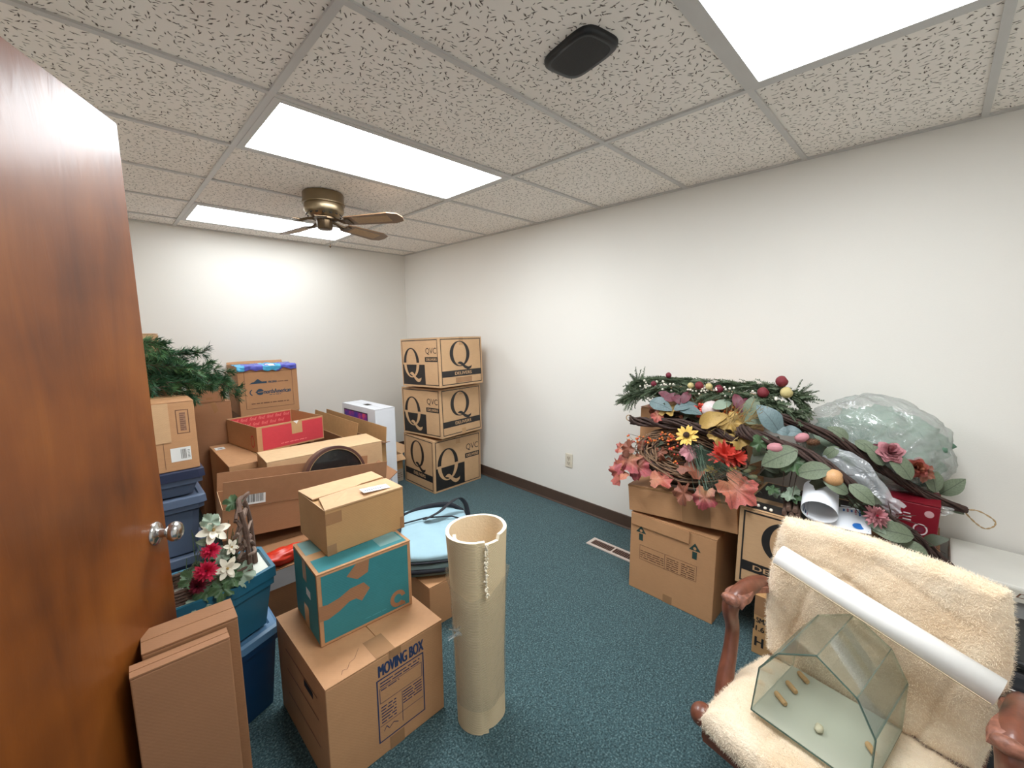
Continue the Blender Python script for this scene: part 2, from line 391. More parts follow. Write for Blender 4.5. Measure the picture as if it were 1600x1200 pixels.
def tube(bm, pts, rad, n=8, mi=0, cap=True, closed=False, ell=1.0):
    pts = [Vector(p) for p in pts]; N = len(pts)
    if not isinstance(rad, (list, tuple)): rad = [rad]*N
    rings = []; prev = None
    for i, p in enumerate(pts):
        if closed: t = pts[(i+1) % N] - pts[i-1]
        else: t = pts[min(i+1, N-1)] - pts[max(i-1, 0)]
        if t.length < 1e-9: t = Vector((0, 0, 1))
        t.normalize()
        if prev is None:
            a = Vector((0, 0, 1)) if abs(t.z) < .9 else Vector((1, 0, 0))
            u = t.cross(a).normalized()
        else:
            u = prev - t*prev.dot(t)
            if u.length < 1e-6: u = t.orthogonal()
            u.normalize()
        prev = u; v = t.cross(u)
        rings.append([bm.verts.new(p + (u*math.cos(2*math.pi*k/n) + v*math.sin(2*math.pi*k/n)*ell)*rad[i]) for k in range(n)])
    for i in range(N if closed else N-1):
        a, b = rings[i], rings[(i+1) % N]
        for k in range(n):
            f = bm.faces.new((a[k], a[(k+1) % n], b[(k+1) % n], b[k])); f.material_index = mi
    if cap and not closed:
        for r_, s in ((rings[0], 1), (rings[-1], -1)):
            f = bm.faces.new(r_[::s]); f.material_index = mi
def lathe(bm, prof, n=32, axis='z', mi=0, mtx=None):
    rings = []
    for (r_, z) in prof:
        if r_ < 1e-6:
            v = bm.verts.new((0, 0, z)); rings.append([v])
        else:
            rings.append([bm.verts.new((r_*math.cos(2*math.pi*k/n), r_*math.sin(2*math.pi*k/n), z)) for k in range(n)])
    for a, b in zip(rings, rings[1:]):
        if len(a) == 1 and len(b) == 1: continue
        for k in range(n):
            k2 = (k+1) % n
            if len(a) == 1: f = bm.faces.new((a[0], b[k2], b[k]))
            elif len(b) == 1: f = bm.faces.new((a[k], a[k2], b[0]))
            else: f = bm.faces.new((a[k], a[k2], b[k2], b[k]))
            f.material_index = mi
    if mtx is not None:
        for r_ in rings:
            for v in r_: v.co = mtx @ v.co
def cr(pts, n=6):
    """smooth path through points"""
    P = [Vector(p) for p in pts]; out = []
    for i in range(len(P)-1):
        p0, p1, p2, p3 = P[max(i-1, 0)], P[i], P[i+1], P[min(i+2, len(P)-1)]
        for k in range(n):
            t = k/n; out.append(.5*((2*p1)+(-p0+p2)*t+(2*p0-5*p1+4*p2-p3)*t*t+(-p0+3*p1-3*p2+p3)*t**3))
    out.append(P[-1]); return out
def rr(vals, n=6):
    out = []
    for a, b in zip(vals, vals[1:]): out += [a+(b-a)*k/n for k in range(n)]
    return out+[vals[-1]]
def ico(bm, c, r_, sub=1, sc=(1, 1, 1), mi=0):
    g = bmesh.ops.create_icosphere(bm, subdivisions=sub, radius=r_)
    for v in g['verts']:
        v.co = Vector((v.co.x*sc[0], v.co.y*sc[1], v.co.z*sc[2])) + Vector(c)
        for f in v.link_faces: f.material_index = mi; f.smooth = True
def frame_mtx(y, z=None):
    y = Vector(y).normalized()
    z = Vector(z) if z is not None else Vector((0, 0, 1))
    x = y.cross(z)
    if x.length < 1e-4: x = y.orthogonal()
    x.normalize(); z2 = x.cross(y)
    return Matrix((x, y, z2)).transposed().to_4x4()

# ---- flat printing on box faces
_tcache = {}
def text_geo(s, bold=0.0, shear=0.0):
    k = (s, bold, shear)
    if k in _tcache: return _tcache[k]
    c = bpy.data.curves.new('t', 'FONT'); c.body = s; c.size = 1; c.offset = bold; c.shear = shear; c.resolution_u = 3
    o = bpy.data.objects.new('t', c); COL.objects.link(o)
    dg = bpy.context.evaluated_depsgraph_get(); dg.update()
    me = bpy.data.meshes.new_from_object(o.evaluated_get(dg))
    vs = [(v.co.x, v.co.y) for v in me.vertices]; fs = [tuple(p.vertices) for p in me.polygons]
    bpy.data.objects.remove(o); bpy.data.curves.remove(c); bpy.data.meshes.remove(me)
    xs = [v[0] for v in vs]; ys = [v[1] for v in vs]
    x0, x1, y0, y1 = min(xs), max(xs), min(ys), max(ys)
    vs = [((x-x0)/(x1-x0), (y-y0)/(y1-y0)) for x, y in vs]
    _tcache[k] = (vs, fs)
    return _tcache[k]
class Print:
    """ink and paper laid on one face of a box; u to the right, v up, as seen from outside"""
    def __init__(s, face, W, D, H):
        s.face, s.W, s.D, s.H = face, W, D, H
        s.w = {'front': W, 'back': W, 'top': W, 'left': D, 'right': D}[face]; s.h = D if face == 'top' else H
        s.bm = bmesh.new(); s.mats = []
    def mi(s, m):
        if m not in s.mats: s.mats.append(m)
        return s.mats.index(m)
    def P(s, u, v, off=0.0):
        o = .0008 + off
        W, D, H = s.W/2, s.D/2, s.H
        if s.face == 'front': return Vector((-W+u, -D-o, v))
        if s.face == 'back': return Vector((W-u, D+o, v))
        if s.face == 'left': return Vector((-W-o, D-u, v))
        if s.face == 'right': return Vector((W+o, -D+u, v))
        return Vector((-W+u, -D+v, H+o))
    def poly(s, pts, m, off=0.0):
        vs = [s.bm.verts.new(s.P(u, v, off)) for u, v in pts]
        f = s.bm.faces.new(vs); f.material_index = s.mi(m)
        return s
    def rect(s, u0, v0, u1, v1, m, off=0.0):
        return s.poly(((u0, v0), (u1, v0), (u1, v1), (u0, v1)), m, off)
    def frame(s, u0, v0, u1, v1, t, m, off=0.0):
        s.rect(u0, v0, u1, v0+t, m, off); s.rect(u0, v1-t, u1, v1, m, off)
        s.rect(u0, v0+t, u0+t, v1-t, m, off); return s.rect(u1-t, v0+t, u1, v1-t, m, off)
    def text(s, t, u0, v0, u1, v1, m, off=0.0, bold=.0, shear=0.0):
        if bold:
            d = (v1-v0)*.045
            for k in (-1, 0, 1): s.text(t, u0+k*d, v0, u1+k*d, v1, m, off+.00008*(k+1), 0, shear)
            return s
        vs, fs = text_geo(t, bold, shear)
        bv = [s.bm.verts.new(s.P(u0+(u1-u0)*x, v0+(v1-v0)*y, off)) for x, y in vs]
        for f in fs:
            g = s.bm.faces.new([bv[i] for i in f]); g.material_index = s.mi(m)
        return s
    def ring(s, cx, cy, a, b, ai, bi, m, off=0.0, t0=0.0, t1=360.0, n=40, dx=0.0):
        pr = None
        for k in range(n+1):
            t = R(t0+(t1-t0)*k/n)
            o = s.bm.verts.new(s.P(cx+a*math.cos(t), cy+b*math.sin(t), off)); i = s.bm.verts.new(s.P(cx+dx+ai*math.cos(t), cy+bi*math.sin(t), off))
            if pr:
                f = s.bm.faces.new((pr[0], o, i, pr[1])); f.material_index = s.mi(m)
            pr = (o, i)
        return s
    def disc(s, cx, cy, a, b, m, off=0.0, n=28):
        return s.poly([(cx+a*math.cos(2*math.pi*k/n), cy+b*math.sin(2*math.pi*k/n)) for k in range(n)], m, off)
    def line(s, pts, t, m, off=0.0):
        for (a, b), (c, d) in zip(pts, pts[1:]):
            l = math.hypot(c-a, d-b) or 1; nx, ny = -(d-b)/l*t/2, (c-a)/l*t/2
            s.poly(((a+nx, b+ny), (c+nx, d+ny), (c-nx, d-ny), (a-nx, b-ny)), m, off)
        return s
    def done(s, name, parent, label=None):
        return mk(name, s.bm, s.mats, parent, label=label, recalc=False)

def q_letter(p, cx, cy, w, h, up, lo, off):
    """large roman Q: thick sides, thin top, swash tail; the halves can differ in ink"""
    a, b = w/2, h/2
    p.ring(cx, cy, a, b, a*.66, b*.93, up, off, 0, 180); p.ring(cx, cy, a, b, a*.66, b*.93, lo, off, 180, 360)
    tail = [(-.30, -.78), (-.12, -.66), (.10, -.66), (.28, -.78), (.50, -1.00), (.80, -1.14), (1.10, -1.08), (1.18, -1.02), (1.14, -1.20), (.96, -1.34), (.70, -1.36), (.44, -1.24), (.20, -1.02), (.04, -.90), (-.12, -.84)]
    top = tail[:8]; bot = tail[8:][::-1]
    pts_t = top; pts_b = [(-.30, -.78)] + bot
    n = 14
    def samp(pl, t):
        L = [0]
        for q, r_ in zip(pl, pl[1:]): L.append(L[-1]+math.hypot(r_[0]-q[0], r_[1]-q[1]))
        d = t*L[-1]
        for i in range(len(pl)-1):
            if d <= L[i+1] or i == len(pl)-2:
                k = (d-L[i])/max(1e-9, L[i+1]-L[i]); return (pl[i][0]+(pl[i+1][0]-pl[i][0])*k, pl[i][1]+(pl[i+1][1]-pl[i][1])*k)
    for k in range(n):
        q = [samp(pts_t, k/n), samp(pts_t, (k+1)/n), samp(pts_b, (k+1)/n), samp(pts_b, k/n)]
        p.poly([(cx+x*a, cy+y*b*.95) for x, y in q][::-1], lo, off+.0003)
def barcode(p, u0, v0, u1, v1, m, seed=1, off=.0006):
    rnd = random.Random(seed); u = u0
    while u < u1:
        t = rnd.choice((.0012, .002, .003)); p.rect(u, v0, min(u1, u+t), v1, m, off); u += t + rnd.choice((.0013, .002, .003))
def scribble(p, u0, v0, u1, v1, rows, m, off=.0004, seed=0, t=.35):
    """rows of print too small to read, as broken bars"""
    rnd = random.Random(seed); h = (v1-v0)/rows
    for i in range(rows):
        u = u0; v = v1-h*(i+.75)
        while u < u1-.004:
            l_ = min(u1-u, rnd.uniform(.012, .05)); p.rect(u, v, u+l_, v+h*t, m, off); u += l_ + .006

# ---- cartons
def shell(bm, W, D, H, t, top_open, rnd=.004):
    """outer and inner skin of a carton body"""
    def ring(w, d, z): return [bm.verts.new((x*w/2, y*d/2, z)) for x, y in ((-1, -1), (1, -1), (1, 1), (-1, 1))]
    o0, o1 = ring(W, D, 0), ring(W, D, H); 
    bm.faces.new(o0[::-1])
    for k in range(4): bm.faces.new((o0[k], o0[(k+1) % 4], o1[(k+1) % 4], o1[k]))
    if top_open:
        i1, i0 = ring(W-2*t, D-2*t, H), ring(W-2*t, D-2*t, t)
        for k in range(4):
            k2 = (k+1) % 4
            f = bm.faces.new((o1[k], o1[k2], i1[k2], i1[k])); f.material_index = 1
            f = bm.faces.new((i1[k], i1[k2], i0[k2], i0[k])); f.material_index = 2
        f = bm.faces.new(i0); f.material_index = 2
    else:
        bm.faces.new(o1)
def carton(label, v, mats=K1, top='closed', seam='x', flaps=(), tape=None, group=None, inner=None, name='cardboard_box', flapmat=None, cat='box', tape_drop=.07, seam_gap=.0025, sag=(0, 0)):
    x, y, z, yaw, W, D, H = v[:7]; rx, ry = (v[7], v[8]) if len(v) > 7 else (0, 0)
    root = E(name, label, cat, (x, y, z), (R(rx), R(ry), R(yaw)), group)
    root['dims'] = (W, D, H)
    t = .004
    bm = bmesh.new()
    shell(bm, W, D, H-(t*1.5 if top == 'closed' else 0), t, top != 'closed')
    b = mk('body', bm, [mats, EDGE, inner or mats], root)
    bv = b.modifiers.new('soft_edges', 'BEVEL'); bv.width = .003; bv.segments = 2; bv.limit_method = 'ANGLE'; bv.angle_limit = R(40)
    fm = flapmat or mats
    if top == 'closed':
        for s, sg in zip((-1, 1), sag):
            bm = bmesh.new()
            if seam == 'x': lo, hi = (-W/2, -D/2 if s < 0 else seam_gap/2, -t), (W/2, -seam_gap/2 if s < 0 else D/2, 0)
            else: lo, hi = (-W/2 if s < 0 else seam_gap/2, -D/2, -t), (-seam_gap/2 if s < 0 else W/2, D/2, 0)
            bx(bm, lo, hi)
            f = mk('flap', bm, fm, root); f.location = (0, 0, H)
            if sg:
                if seam == 'x': f.location = (0, s*D/2, H); f.rotation_euler = (-s*R(sg) * -1, 0, 0); 
                for vv in f.data.vertices:
                    if seam == 'x': vv.co.y -= s*D/2
    for fl in flaps:
        side, ln, ang = fl[:3]; m2 = fl[3] if len(fl) > 3 else fm
        wd = (W if side in ('front', 'back') else D) - .004
        bm = bmesh.new(); bx(bm, (-wd/2, 0, -t), (wd/2, ln, 0))
        f = mk('flap', bm, m2, root)
        rz = {'front': 180, 'back': 0, 'left': 90, 'right': -90}[side]
        f.location = {'front': (0, -D/2, H), 'back': (0, D/2, H), 'left': (-W/2, 0, H), 'right': (W/2, 0, H)}[side]
        f.rotation_euler = (R(ang), 0, R(rz))
    if tape:
        bm = bmesh.new(); h = .024; o = .0006
        if seam == 'x':
            bx(bm, (-W/2-o, -h, H), (W/2+o, h, H+o))
            for s in (-1, 1): bx(bm, (s*W/2-(0 if s > 0 else o), -h, H-tape_drop), (s*W/2+(o if s > 0 else 0), h, H+o))
        else:
            bx(bm, (-h, -D/2-o, H), (h, D/2+o, H+o))
            for s in (-1, 1): bx(bm, (-h, s*D/2-(0 if s > 0 else o), H-tape_drop), (h, s*D/2+(o if s > 0 else 0), H+o))
        mk('packing_tape', bm, tape, root)
    return root
def pr(root, face):
    W, D, H = root['dims']; return Print(face, W, D, H)

# ------------------------------------------------------------------ room
HC = 2.324
XL, YF = -3.05, -5.4
def struct(name, bm, m):
    return tag(mk(name, bm, m), kind='structure')
bm = bmesh.new(); bx(bm, (XL-.1, YF-.1, -.1), (.1, .1, 0)); struct('floor', bm, CARPET)
bm = bmesh.new(); bx(bm, (XL, YF, HC+.008), (0, 0, HC+.06)); struct('ceiling', bm, TILE)
bm = bmesh.new(); bx(bm, (XL-.1, 0, 0), (.1, .1, HC+.05)); struct('wall_back', bm, WALL)
bm = bmesh.new(); bx(bm, (0, YF-.1, 0), (.1, 0, HC+.05)); struct('wall_right', bm, WALL)
bm = bmesh.new(); bx(bm, (XL-.1, YF-.1, 0), (0, YF, HC+.05)); struct('wall_front', bm, WALL)
bm = bmesh.new()
bx(bm, (XL-.1, -3.66, 0), (XL, 0, HC+.05)); bx(bm, (XL-.1, YF, 0), (XL, -4.62, HC+.05)); bx(bm, (XL-.1, -4.62, 2.06), (XL, -3.66, HC+.05))
struct('wall_left', bm, WALL)
bm = bmesh.new()
for y0, y1 in ((-3.70, -3.66), (-4.62, -4.58)): bx(bm, (XL-.11, y0, 0), (XL+.012, y1, 2.06))
bx(bm, (XL-.11, -4.62, 2.03), (XL+.012, -3.66, 2.07))
struct('trim_2', bm, MAHOG)
def base_bm(p, q, nrm):
    bm = bmesh.new()
    d = Vector((q[0]-p[0], q[1]-p[1], 0)); nv = Vector((*nrm, 0)); P0 = Vector((*p, 0))
    prof = [(0, 0), (.012, 0), (.012, .004), (.0065, .014), (.0055, .096), (.003, .1), (0, .1)]
    a = [bm.verts.new(P0 + nv*o + Vector((0, 0, h))) for o, h in prof]; b = [bm.verts.new(P0 + d + nv*o + Vector((0, 0, h))) for o, h in prof]
    for k in range(len(prof)-1): bm.faces.new((a[k], a[k+1], b[k+1], b[k]))
    return bm
struct('baseboard_right', base_bm((0, YF), (0, 0), (-1, 0)), BASE)
struct('baseboard_back', base_bm((XL, 0), (0, 0), (0, -1)), BASE)
struct('baseboard_left', base_bm((XL, -3.66), (XL, 0), (1, 0)), BASE)
T = .6096; YB, XB = -.2951, -.9107
rows = [YB - k*T for k in range(-0, 9) if YB - k*T > YF]
cols = [XB, XB-2*T]
bm = bmesh.new(); g = .0118
for y in rows: bx(bm, (XL, y-g, HC), (0, y+g, HC+.012))
for x in cols + [XL+.012, -.012]: bx(bm, (x-g, YF, HC-.0004), (x+g, 0, HC+.012))
for y in (YF+.012, -.012): bx(bm, (XL, y-g, HC-.0002), (0, y+g, HC+.012))
struct('trim_1', bm, GRID)
# door, swung open to the left
Ed = Vector((-2.57, -2.907, 0)); dv = Vector((-.472, -.882, 0)).normalized(); nv = Vector((.882, -.472, 0)).normalized()
bm = bmesh.new()
vs, fs = bx(bm, (-.9, 0, .012), (0, .044, 2.03))
bmesh.ops.recalc_face_normals(bm, faces=bm.faces)
bmesh.ops.bevel(bm, geom=bm.edges[:], offset=.002, segments=2, affect='EDGES')
door = struct('door_1', bm, DOORW)
door.location = Ed; door.rotation_euler = (0, 0, math.atan2(-dv.y, -dv.x))
bm = bmesh.new()
mt = Matrix.Translation((-.062, 0, .893)) @ Matrix.Rotation(R(90), 4, 'X')
lathe(bm, [(0, 0), (.034, 0), (.034, .003), (.030, .008), (.017, .011), (.013, .014), (.012, .026), (.014, .031), (.023, .036), (.028, .044), (.0285, .052), (.025, .060), (.018, .065), (0, .067)], 36, mtx=mt)
mk('door_knob', bm, CHROME, door, smooth=40)

# ------------------------------------------------------------------ ceiling fixtures
def light(x0, y0, label, power):
    root = E('ceiling_light', label, 'ceiling light', ((x0+2*T/2), (y0+T/2), HC), group='fluorescent panels in the ceiling')
    a, b, f = T-g, T/2-g, .028
    bm = bmesh.new()
    for lo, hi in (((-a, -b), (a, -b+f)), ((-a, b-f), (a, b)), ((-a, -b+f), (-a+f, b-f)), ((a-f, -b+f), (a, b-f))):
        bx(bm, (lo[0], lo[1], -.002), (hi[0], hi[1], .008))
    mk('frame', bm, GRID, root)
    bm = bmesh.new(); bx(bm, (-a+f, -b+f, .0015), (a-f, b-f, .004)); mk('diffuser', bm, mat_panel(power), root)
light(XB-2*T, YB-5*T+T, 'lit fluorescent ceiling panel in the middle, in front of the ceiling fan', LAMP[0])
light(XB-2*T, YB-T, 'lit fluorescent ceiling panel farthest back, partly behind the ceiling fan', LAMP[1])
light(XB-2*T, YB-7*T, 'lit fluorescent ceiling panel nearest the camera, cut by the top edge', LAMP[2])
def speaker():
    root = E('ceiling_speaker', 'flat black rounded speaker grille fixed to a ceiling tile', 'speaker', (-1.51, -3.645, HC+.008))
    root.rotation_euler = (0, 0, R(-11))
    def outline(w, h, n=48, p=4.2):
        return [(math.copysign(abs(math.cos(t))**(2/p), math.cos(t))*w, math.copysign(abs(math.sin(t))**(2/p), math.sin(t))*h) for t in (2*math.pi*k/n for k in range(n))]
    bm = bmesh.new(); rings = []
    for s, z in ((1, 0), (1, -.006), (.98, -.013), (.92, -.018), (.82, -.0175)):
        rings.append([bm.verts.new((x*s, y*s, z)) for x, y in outline(.078, .112)])
    for A_, B_ in zip(rings, rings[1:]):
        for k in range(48): bm.faces.new((A_[k], A_[(k+1) % 48], B_[(k+1) % 48], B_[k]))
    bm.faces.new(rings[-1])
    mk('housing', bm, BLK, root, smooth=50)
    bm = bmesh.new()
    bm.faces.new([bm.verts.new((x*.8, y*.8, -.0179)) for x, y in outline(.078, .112)])
    mk('grille', bm, M('black_speaker_mesh', (18, 18, 19), .6, bump=1.0, bscale=700), root)
speaker()
def fan():
    c = (-1.56, -1.69)
    root = E('ceiling_fan', 'antique brass ceiling fan with cane panel blades and pull chain', 'ceiling fan', (c[0], c[1], HC))
    bm = bmesh.new()
    lathe(bm, [(.118, .004), (.122, -.002), (.122, -.05), (.126, -.056), (.126, -.064), (.116, -.068), (.118, -.074), (.118, -.105), (.112, -.115), (.09, -.136), (.07, -.146), (0, -.146)], 48)
    mk('motor_housing', bm, BRASS, root, smooth=35)
    bm = bmesh.new()
    for k in range(16):
        t = 2*math.pi*k/16; m4 = Matrix.Rotation(t, 4, 'Z') @ Matrix.Translation((.102, 0, -.126)) @ Matrix.Rotation(R(48), 4, 'Y')
        lathe(bm, [(0, .0022), (.0085, .0022), (.0085, -.002)], 12, mtx=m4)
    mk('vent_hole', bm, BLK, root, label='ring of black vent holes')
    bm = bmesh.new()
    lathe(bm, [(.075, -.145), (.075, -.155), (.048, -.158), (.046, -.205), (.042, -.213), (.03, -.217), (0, -.218)], 36)
    mk('switch_housing', bm, DBRASS, root, smooth=35)
    for a, full in ((20, 1), (98, 1), (-58, 1), (170, 0), (242, 0)):
        bm = bmesh.new()
        tube(bm, [(.06, 0, -.152), (.10, 0, -.158), (.135, .012, -.172), (.165, .018, -.172)], [.010, .008, .007, .006], 8)
        tube(bm, [(.06, 0, -.152), (.10, 0, -.158), (.135, -.012, -.172), (.165, -.018, -.172)], [.010, .008, .007, .006], 8)
        bx(bm, (.15, -.034, -.176), (.19, .034, -.172))
        if not full:
            ir = mk('blade_arm', bm, DBRASS, root, smooth=40); ir.rotation_euler = (0, 0, R(a)); continue
        iron = bm
        bm = bmesh.new()
        ol = [(.16, -.046), (.18, -.052), (.47, -.066), (.53, -.045), (.545, 0), (.53, .045), (.47, .066), (.18, .052), (.16, .046)]
        tops = [bm.verts.new((x, y, .003)) for x, y in ol]; bots = [bm.verts.new((x, y, -.003)) for x, y in ol]
        bm.faces.new(tops); bm.faces.new(bots[::-1])
        for k in range(len(ol)): bm.faces.new((bots[k], bots[(k+1) % len(ol)], tops[(k+1) % len(ol)], tops[k]))
        bl = mk('blade', bm, WOODB, root)
        bl.location = (0, 0, -.170); bl.rotation_euler = Euler((R(-13), 0, R(a)), 'XYZ')
        for v in iron.verts: v.co.z += .170-.004
        mk('blade_arm', iron, DBRASS, bl, smooth=40)
        bm = bmesh.new(); bx(bm, (.22, -.036, -.0042), (.46, .036, -.003)); mk('cane_panel', bm, CANE, bl)
    bm = bmesh.new(); tube(bm, [(.018, -.02, -.2), (.018, -.02, -.30)], .0013, 6); mk('pull_chain', bm, DBRASS, root)
    bm = bmesh.new(); lathe(bm, [(0, 0), (.003, -.002), (.0045, -.012), (.0055, -.02), (.003, -.026), (0, -.027)], 12, mtx=Matrix.Translation((.018, -.02, -.30))); mk('chain_fob', bm, DBRASS, root, smooth=True)
fan()
# outlet and floor register
root = E('wall_outlet', 'ivory duplex power outlet on the right wall above the baseboard', 'outlet', (0, -2.476, .397))
mk('cover_plate', box_bm((-.007, -.036, -.058), (0, .036, .058), .003), IVORY, root)
for z in (-.022, .022):
    bm = box_bm((-.0095, -.017, z-.015), (-.006, .017, z+.015), .002); s_ = mk('socket', bm, M('ivory_socket', (198, 188, 168), .4), root)
    bm = bmesh.new()
    for y in (-.007, .007): bx(bm, (-.0099, y-.0012, z-.002), (-.0094, y+.0012, z+.008))
    bx(bm, (-.0099, -.0025, z-.010), (-.0094, .0025, z-.005)); mk('slot', bm, DARKV, s_)
bm = bmesh.new(); lathe(bm, [(.003, 0), (.003, .0015), (0, .002)], 12, mtx=Matrix.Translation((-.007, 0, 0)) @ Matrix.Rotation(R(-90), 4, 'Y')); mk('screw', bm, CHROME, root)
root = E('floor_register', 'tan metal floor vent with dark louvres along the right wall', 'floor vent', (-.345, -3.12, 0))
bm = bmesh.new(); L_, Wd = .185, .052
for lo, hi in (((-Wd, -L_), (-Wd+.02, L_)), ((Wd-.02, -L_), (Wd, L_)), ((-Wd+.02, -L_), (Wd-.02, -L_+.022)), ((-Wd+.02, L_-.022), (Wd-.02, L_)), ((-Wd+.02, -.005), (Wd-.02, .005))):
    bx(bm, (lo[0], lo[1], 0), (hi[0], hi[1], .006))
mk('frame', bm, TAN_M, root)
bm = bmesh.new(); bx(bm, (-Wd+.02, -L_+.022, .0005), (Wd-.02, L_-.022, .0012)); mk('duct', bm, DARKV, root)
bm = bmesh.new()
for k in range(24):
    y = -L_+.03+k*(2*L_-.06)/23; bx(bm, (-Wd+.02, y-.002, .0012), (Wd-.02, y+.002, .005))
mk('louvre', bm, M('brown_metal', (120, 92, 80), .5), root)

# ------------------------------------------------------------------ corner stack of three printed cartons
def s_face(p, tx=.33):
    w, h = p.w, p.h
    p.frame(.018, .018, w-.018, h-.014, .007, INK)
    q_letter(p, w*.46, h*.66, w*.46, h*.52, INK, INK, .0002)
    p.rect(.025, h*.20, w-.025, h*.325, INK)
    p.text('DELIVERS', w*tx, h*.232, w*.72, h*.295, K2, .0005, bold=.01)
def l_face(p):
    w, h = p.w, p.h
    p.frame(.018, .018, w-.018, h-.014, .007, INK)
    p.rect(.025, .025, w*.63, h*.46, INK)
    q_letter(p, w*.28, h*.50, w*.42, h*.62, INK, K2, .0004)
    p.text('QVC', w*.67, h*.66, w*.94, h*.80, INK, .0002)
    p.rect(w*.645, h*.52, w-.025, h*.615, INK)
    p.text('DELIVERS', w*.68, h*.542, w*.94, h*.594, K2, .0005, bold=.01)
gq = 'printed delivery cartons stacked in the corner'
r_ = carton('bottom carton of the corner stack, split black panel facing front, flaps taped', (-.373, -1.217, 0, .9, .551, .491, .485), K2, seam='y', group=gq, tape=TAPE)
p = pr(r_, 'left'); s_face(p); p.done('printed_lettering', r_); p = pr(r_, 'front'); l_face(p); p.done('printed_lettering', r_)
r_ = carton('middle carton of the corner stack with large black initial on its front', (-.389, -1.258, .507, 5.6, .5, .55, .436, -2.2, 0), K2, seam='y', group=gq, tape=TAPE)
p = pr(r_, 'front'); s_face(p); p.rect(.24, -.0, .29, .055, TAPE, .001); p.done('printed_lettering', r_); p = pr(r_, 'left'); l_face(p); p.done('printed_lettering', r_)
r_ = carton('topmost carton of the corner stack by the back wall', (-.420, -1.322, .965, 4.0, .5, .55, .428, -2.6, 0), K2, seam='y', group=gq, tape=TAPE)
p = pr(r_, 'front'); s_face(p); p.rect(.17, .03, .36, .075, TAPEB, .001); p.done('printed_lettering', r_); p = pr(r_, 'left'); l_face(p); p.done('printed_lettering', r_)

# ------------------------------------------------------------------ front left stack
r_ = carton('large brown moving carton on the carpet at the bottom of the front stack', (-2.055, -3.045, 0, 1.0, .439, .472, .378), K1, seam='y', tape=None, name='moving_box')
p = pr(r_, 'front'); w_, h_ = p.w, p.h
p.text('MOVING BOX', .175, h_-.074, .352, h_-.03, INKB, 0, bold=.006)
p.frame(.165, .055, .352, h_-.082, .0045, INKB)
scribble(p, .178, h_-.115, .335, h_-.092, 2, INKB, seed=2); p.frame(.175, h_-.175, .343, h_-.118, .0016, INKB)
scribble(p, .18, h_-.13, .25, h_-.12, 1, INKB, seed=3)
scribble(p, .178, h_-.255, .235, h_-.185, 6, INKB, seed=4); scribble(p, .262, h_-.235, .34, h_-.18, 5, INKB, seed=5)
p.rect(.172, h_-.262, .345, h_-.2605, INKB, .0003); p.rect(.258, h_-.30, .2595, h_-.18, INKB, .0003)
p.line([(.185, h_-.287), (.195, h_-.272), (.205, h_-.288), (.222, h_-.276), (.24, h_-.288)], .0022, INKB, .0003)
p.done('printed_form', r_)
for q in ((.205, 0, .262, .05), (.215, h_-.03, .262, h_-.004)): p = pr(r_, 'front'); p.rect(*q, TAPEB, .0003); p.done('packing_tape', r_)
p = pr(r_, 'top'); p.rect(.17, 0, .24, .10, TAPEB, .0003); p.done('packing_tape', r_)
p = pr(r_, 'top'); p.line([(.06, .02), (.07, .035), (.085, .03), (.10, .05), (.12, .055), (.15, .09)], .0016, INKBR, .0004); p.done('pen_mark', r_)
p = pr(r_, 'left')
for vv in (.30, .22, .12): p.rect(.10, vv, .40, vv+.004, INKBR, .0003)
p.rect(.28, .27, .36, .295, INK, .0003); p.done('printed_lettering', r_)

r_ = carton('teal printed carton on the large moving carton, under a tan box', (-2.032, -2.97, .3795, -2.5, .353, .28, .2715), K1, seam='x', tape=TAPE, tape_drop=.05)
p = pr(r_, 'front'); w_, h_ = p.w, p.h
p.rect(.014, .012, w_-.014, h_-.012, TEAL)
p.poly([(.0, .155), (.03, .15), (.07, .157), (.11, .175), (.16, .178), (.182, .147), (.15, .11), (.13, .128), (.105, .128), (.07, .108), (.03, .095), (0, .098)], K3, .0006)
p.poly([(.10, .225), (.135, h_-.012), (.185, h_-.012), (.178, .212), (.138, .20)][::-1], K3, .0006)
p.ring(w_-.062, .052, .032, .034, .016, .018, K3, .0006, 10, 320); p.poly([(w_-.055, .018), (w_-.03, .016), (w_-.034, .03), (w_-.05, .034)], K3, .0006)
p.text('a', w_-.070, .042, w_-.052, .06, K3, .0008) if False else None
scribble(p, .16, .028, w_-.11, .036, 1, M('pale_teal_ink', (70, 150, 160), .6), seed=3)
p.done('printed_panel', r_)
p = pr(r_, 'left'); p.rect(.008, .008, p.w-.008, h_-.008, TEAL); p.rect(.11, .0, .165, .09, TAPE, .0006); p.rect(.12, .19, .165, h_, TAPE, .0006); p.rect(.15, .14, .20, .17, LBL, .0006); p.done('printed_panel', r_)
p = pr(r_, 'top'); p.rect(.012, .01, w_-.012, .105, TEAL); p.rect(.012, .155, w_-.012, .27, TEAL2); p.rect(w_-.11, .03, w_-.02, .25, TEAL2, .0007); p.done('printed_panel', r_)

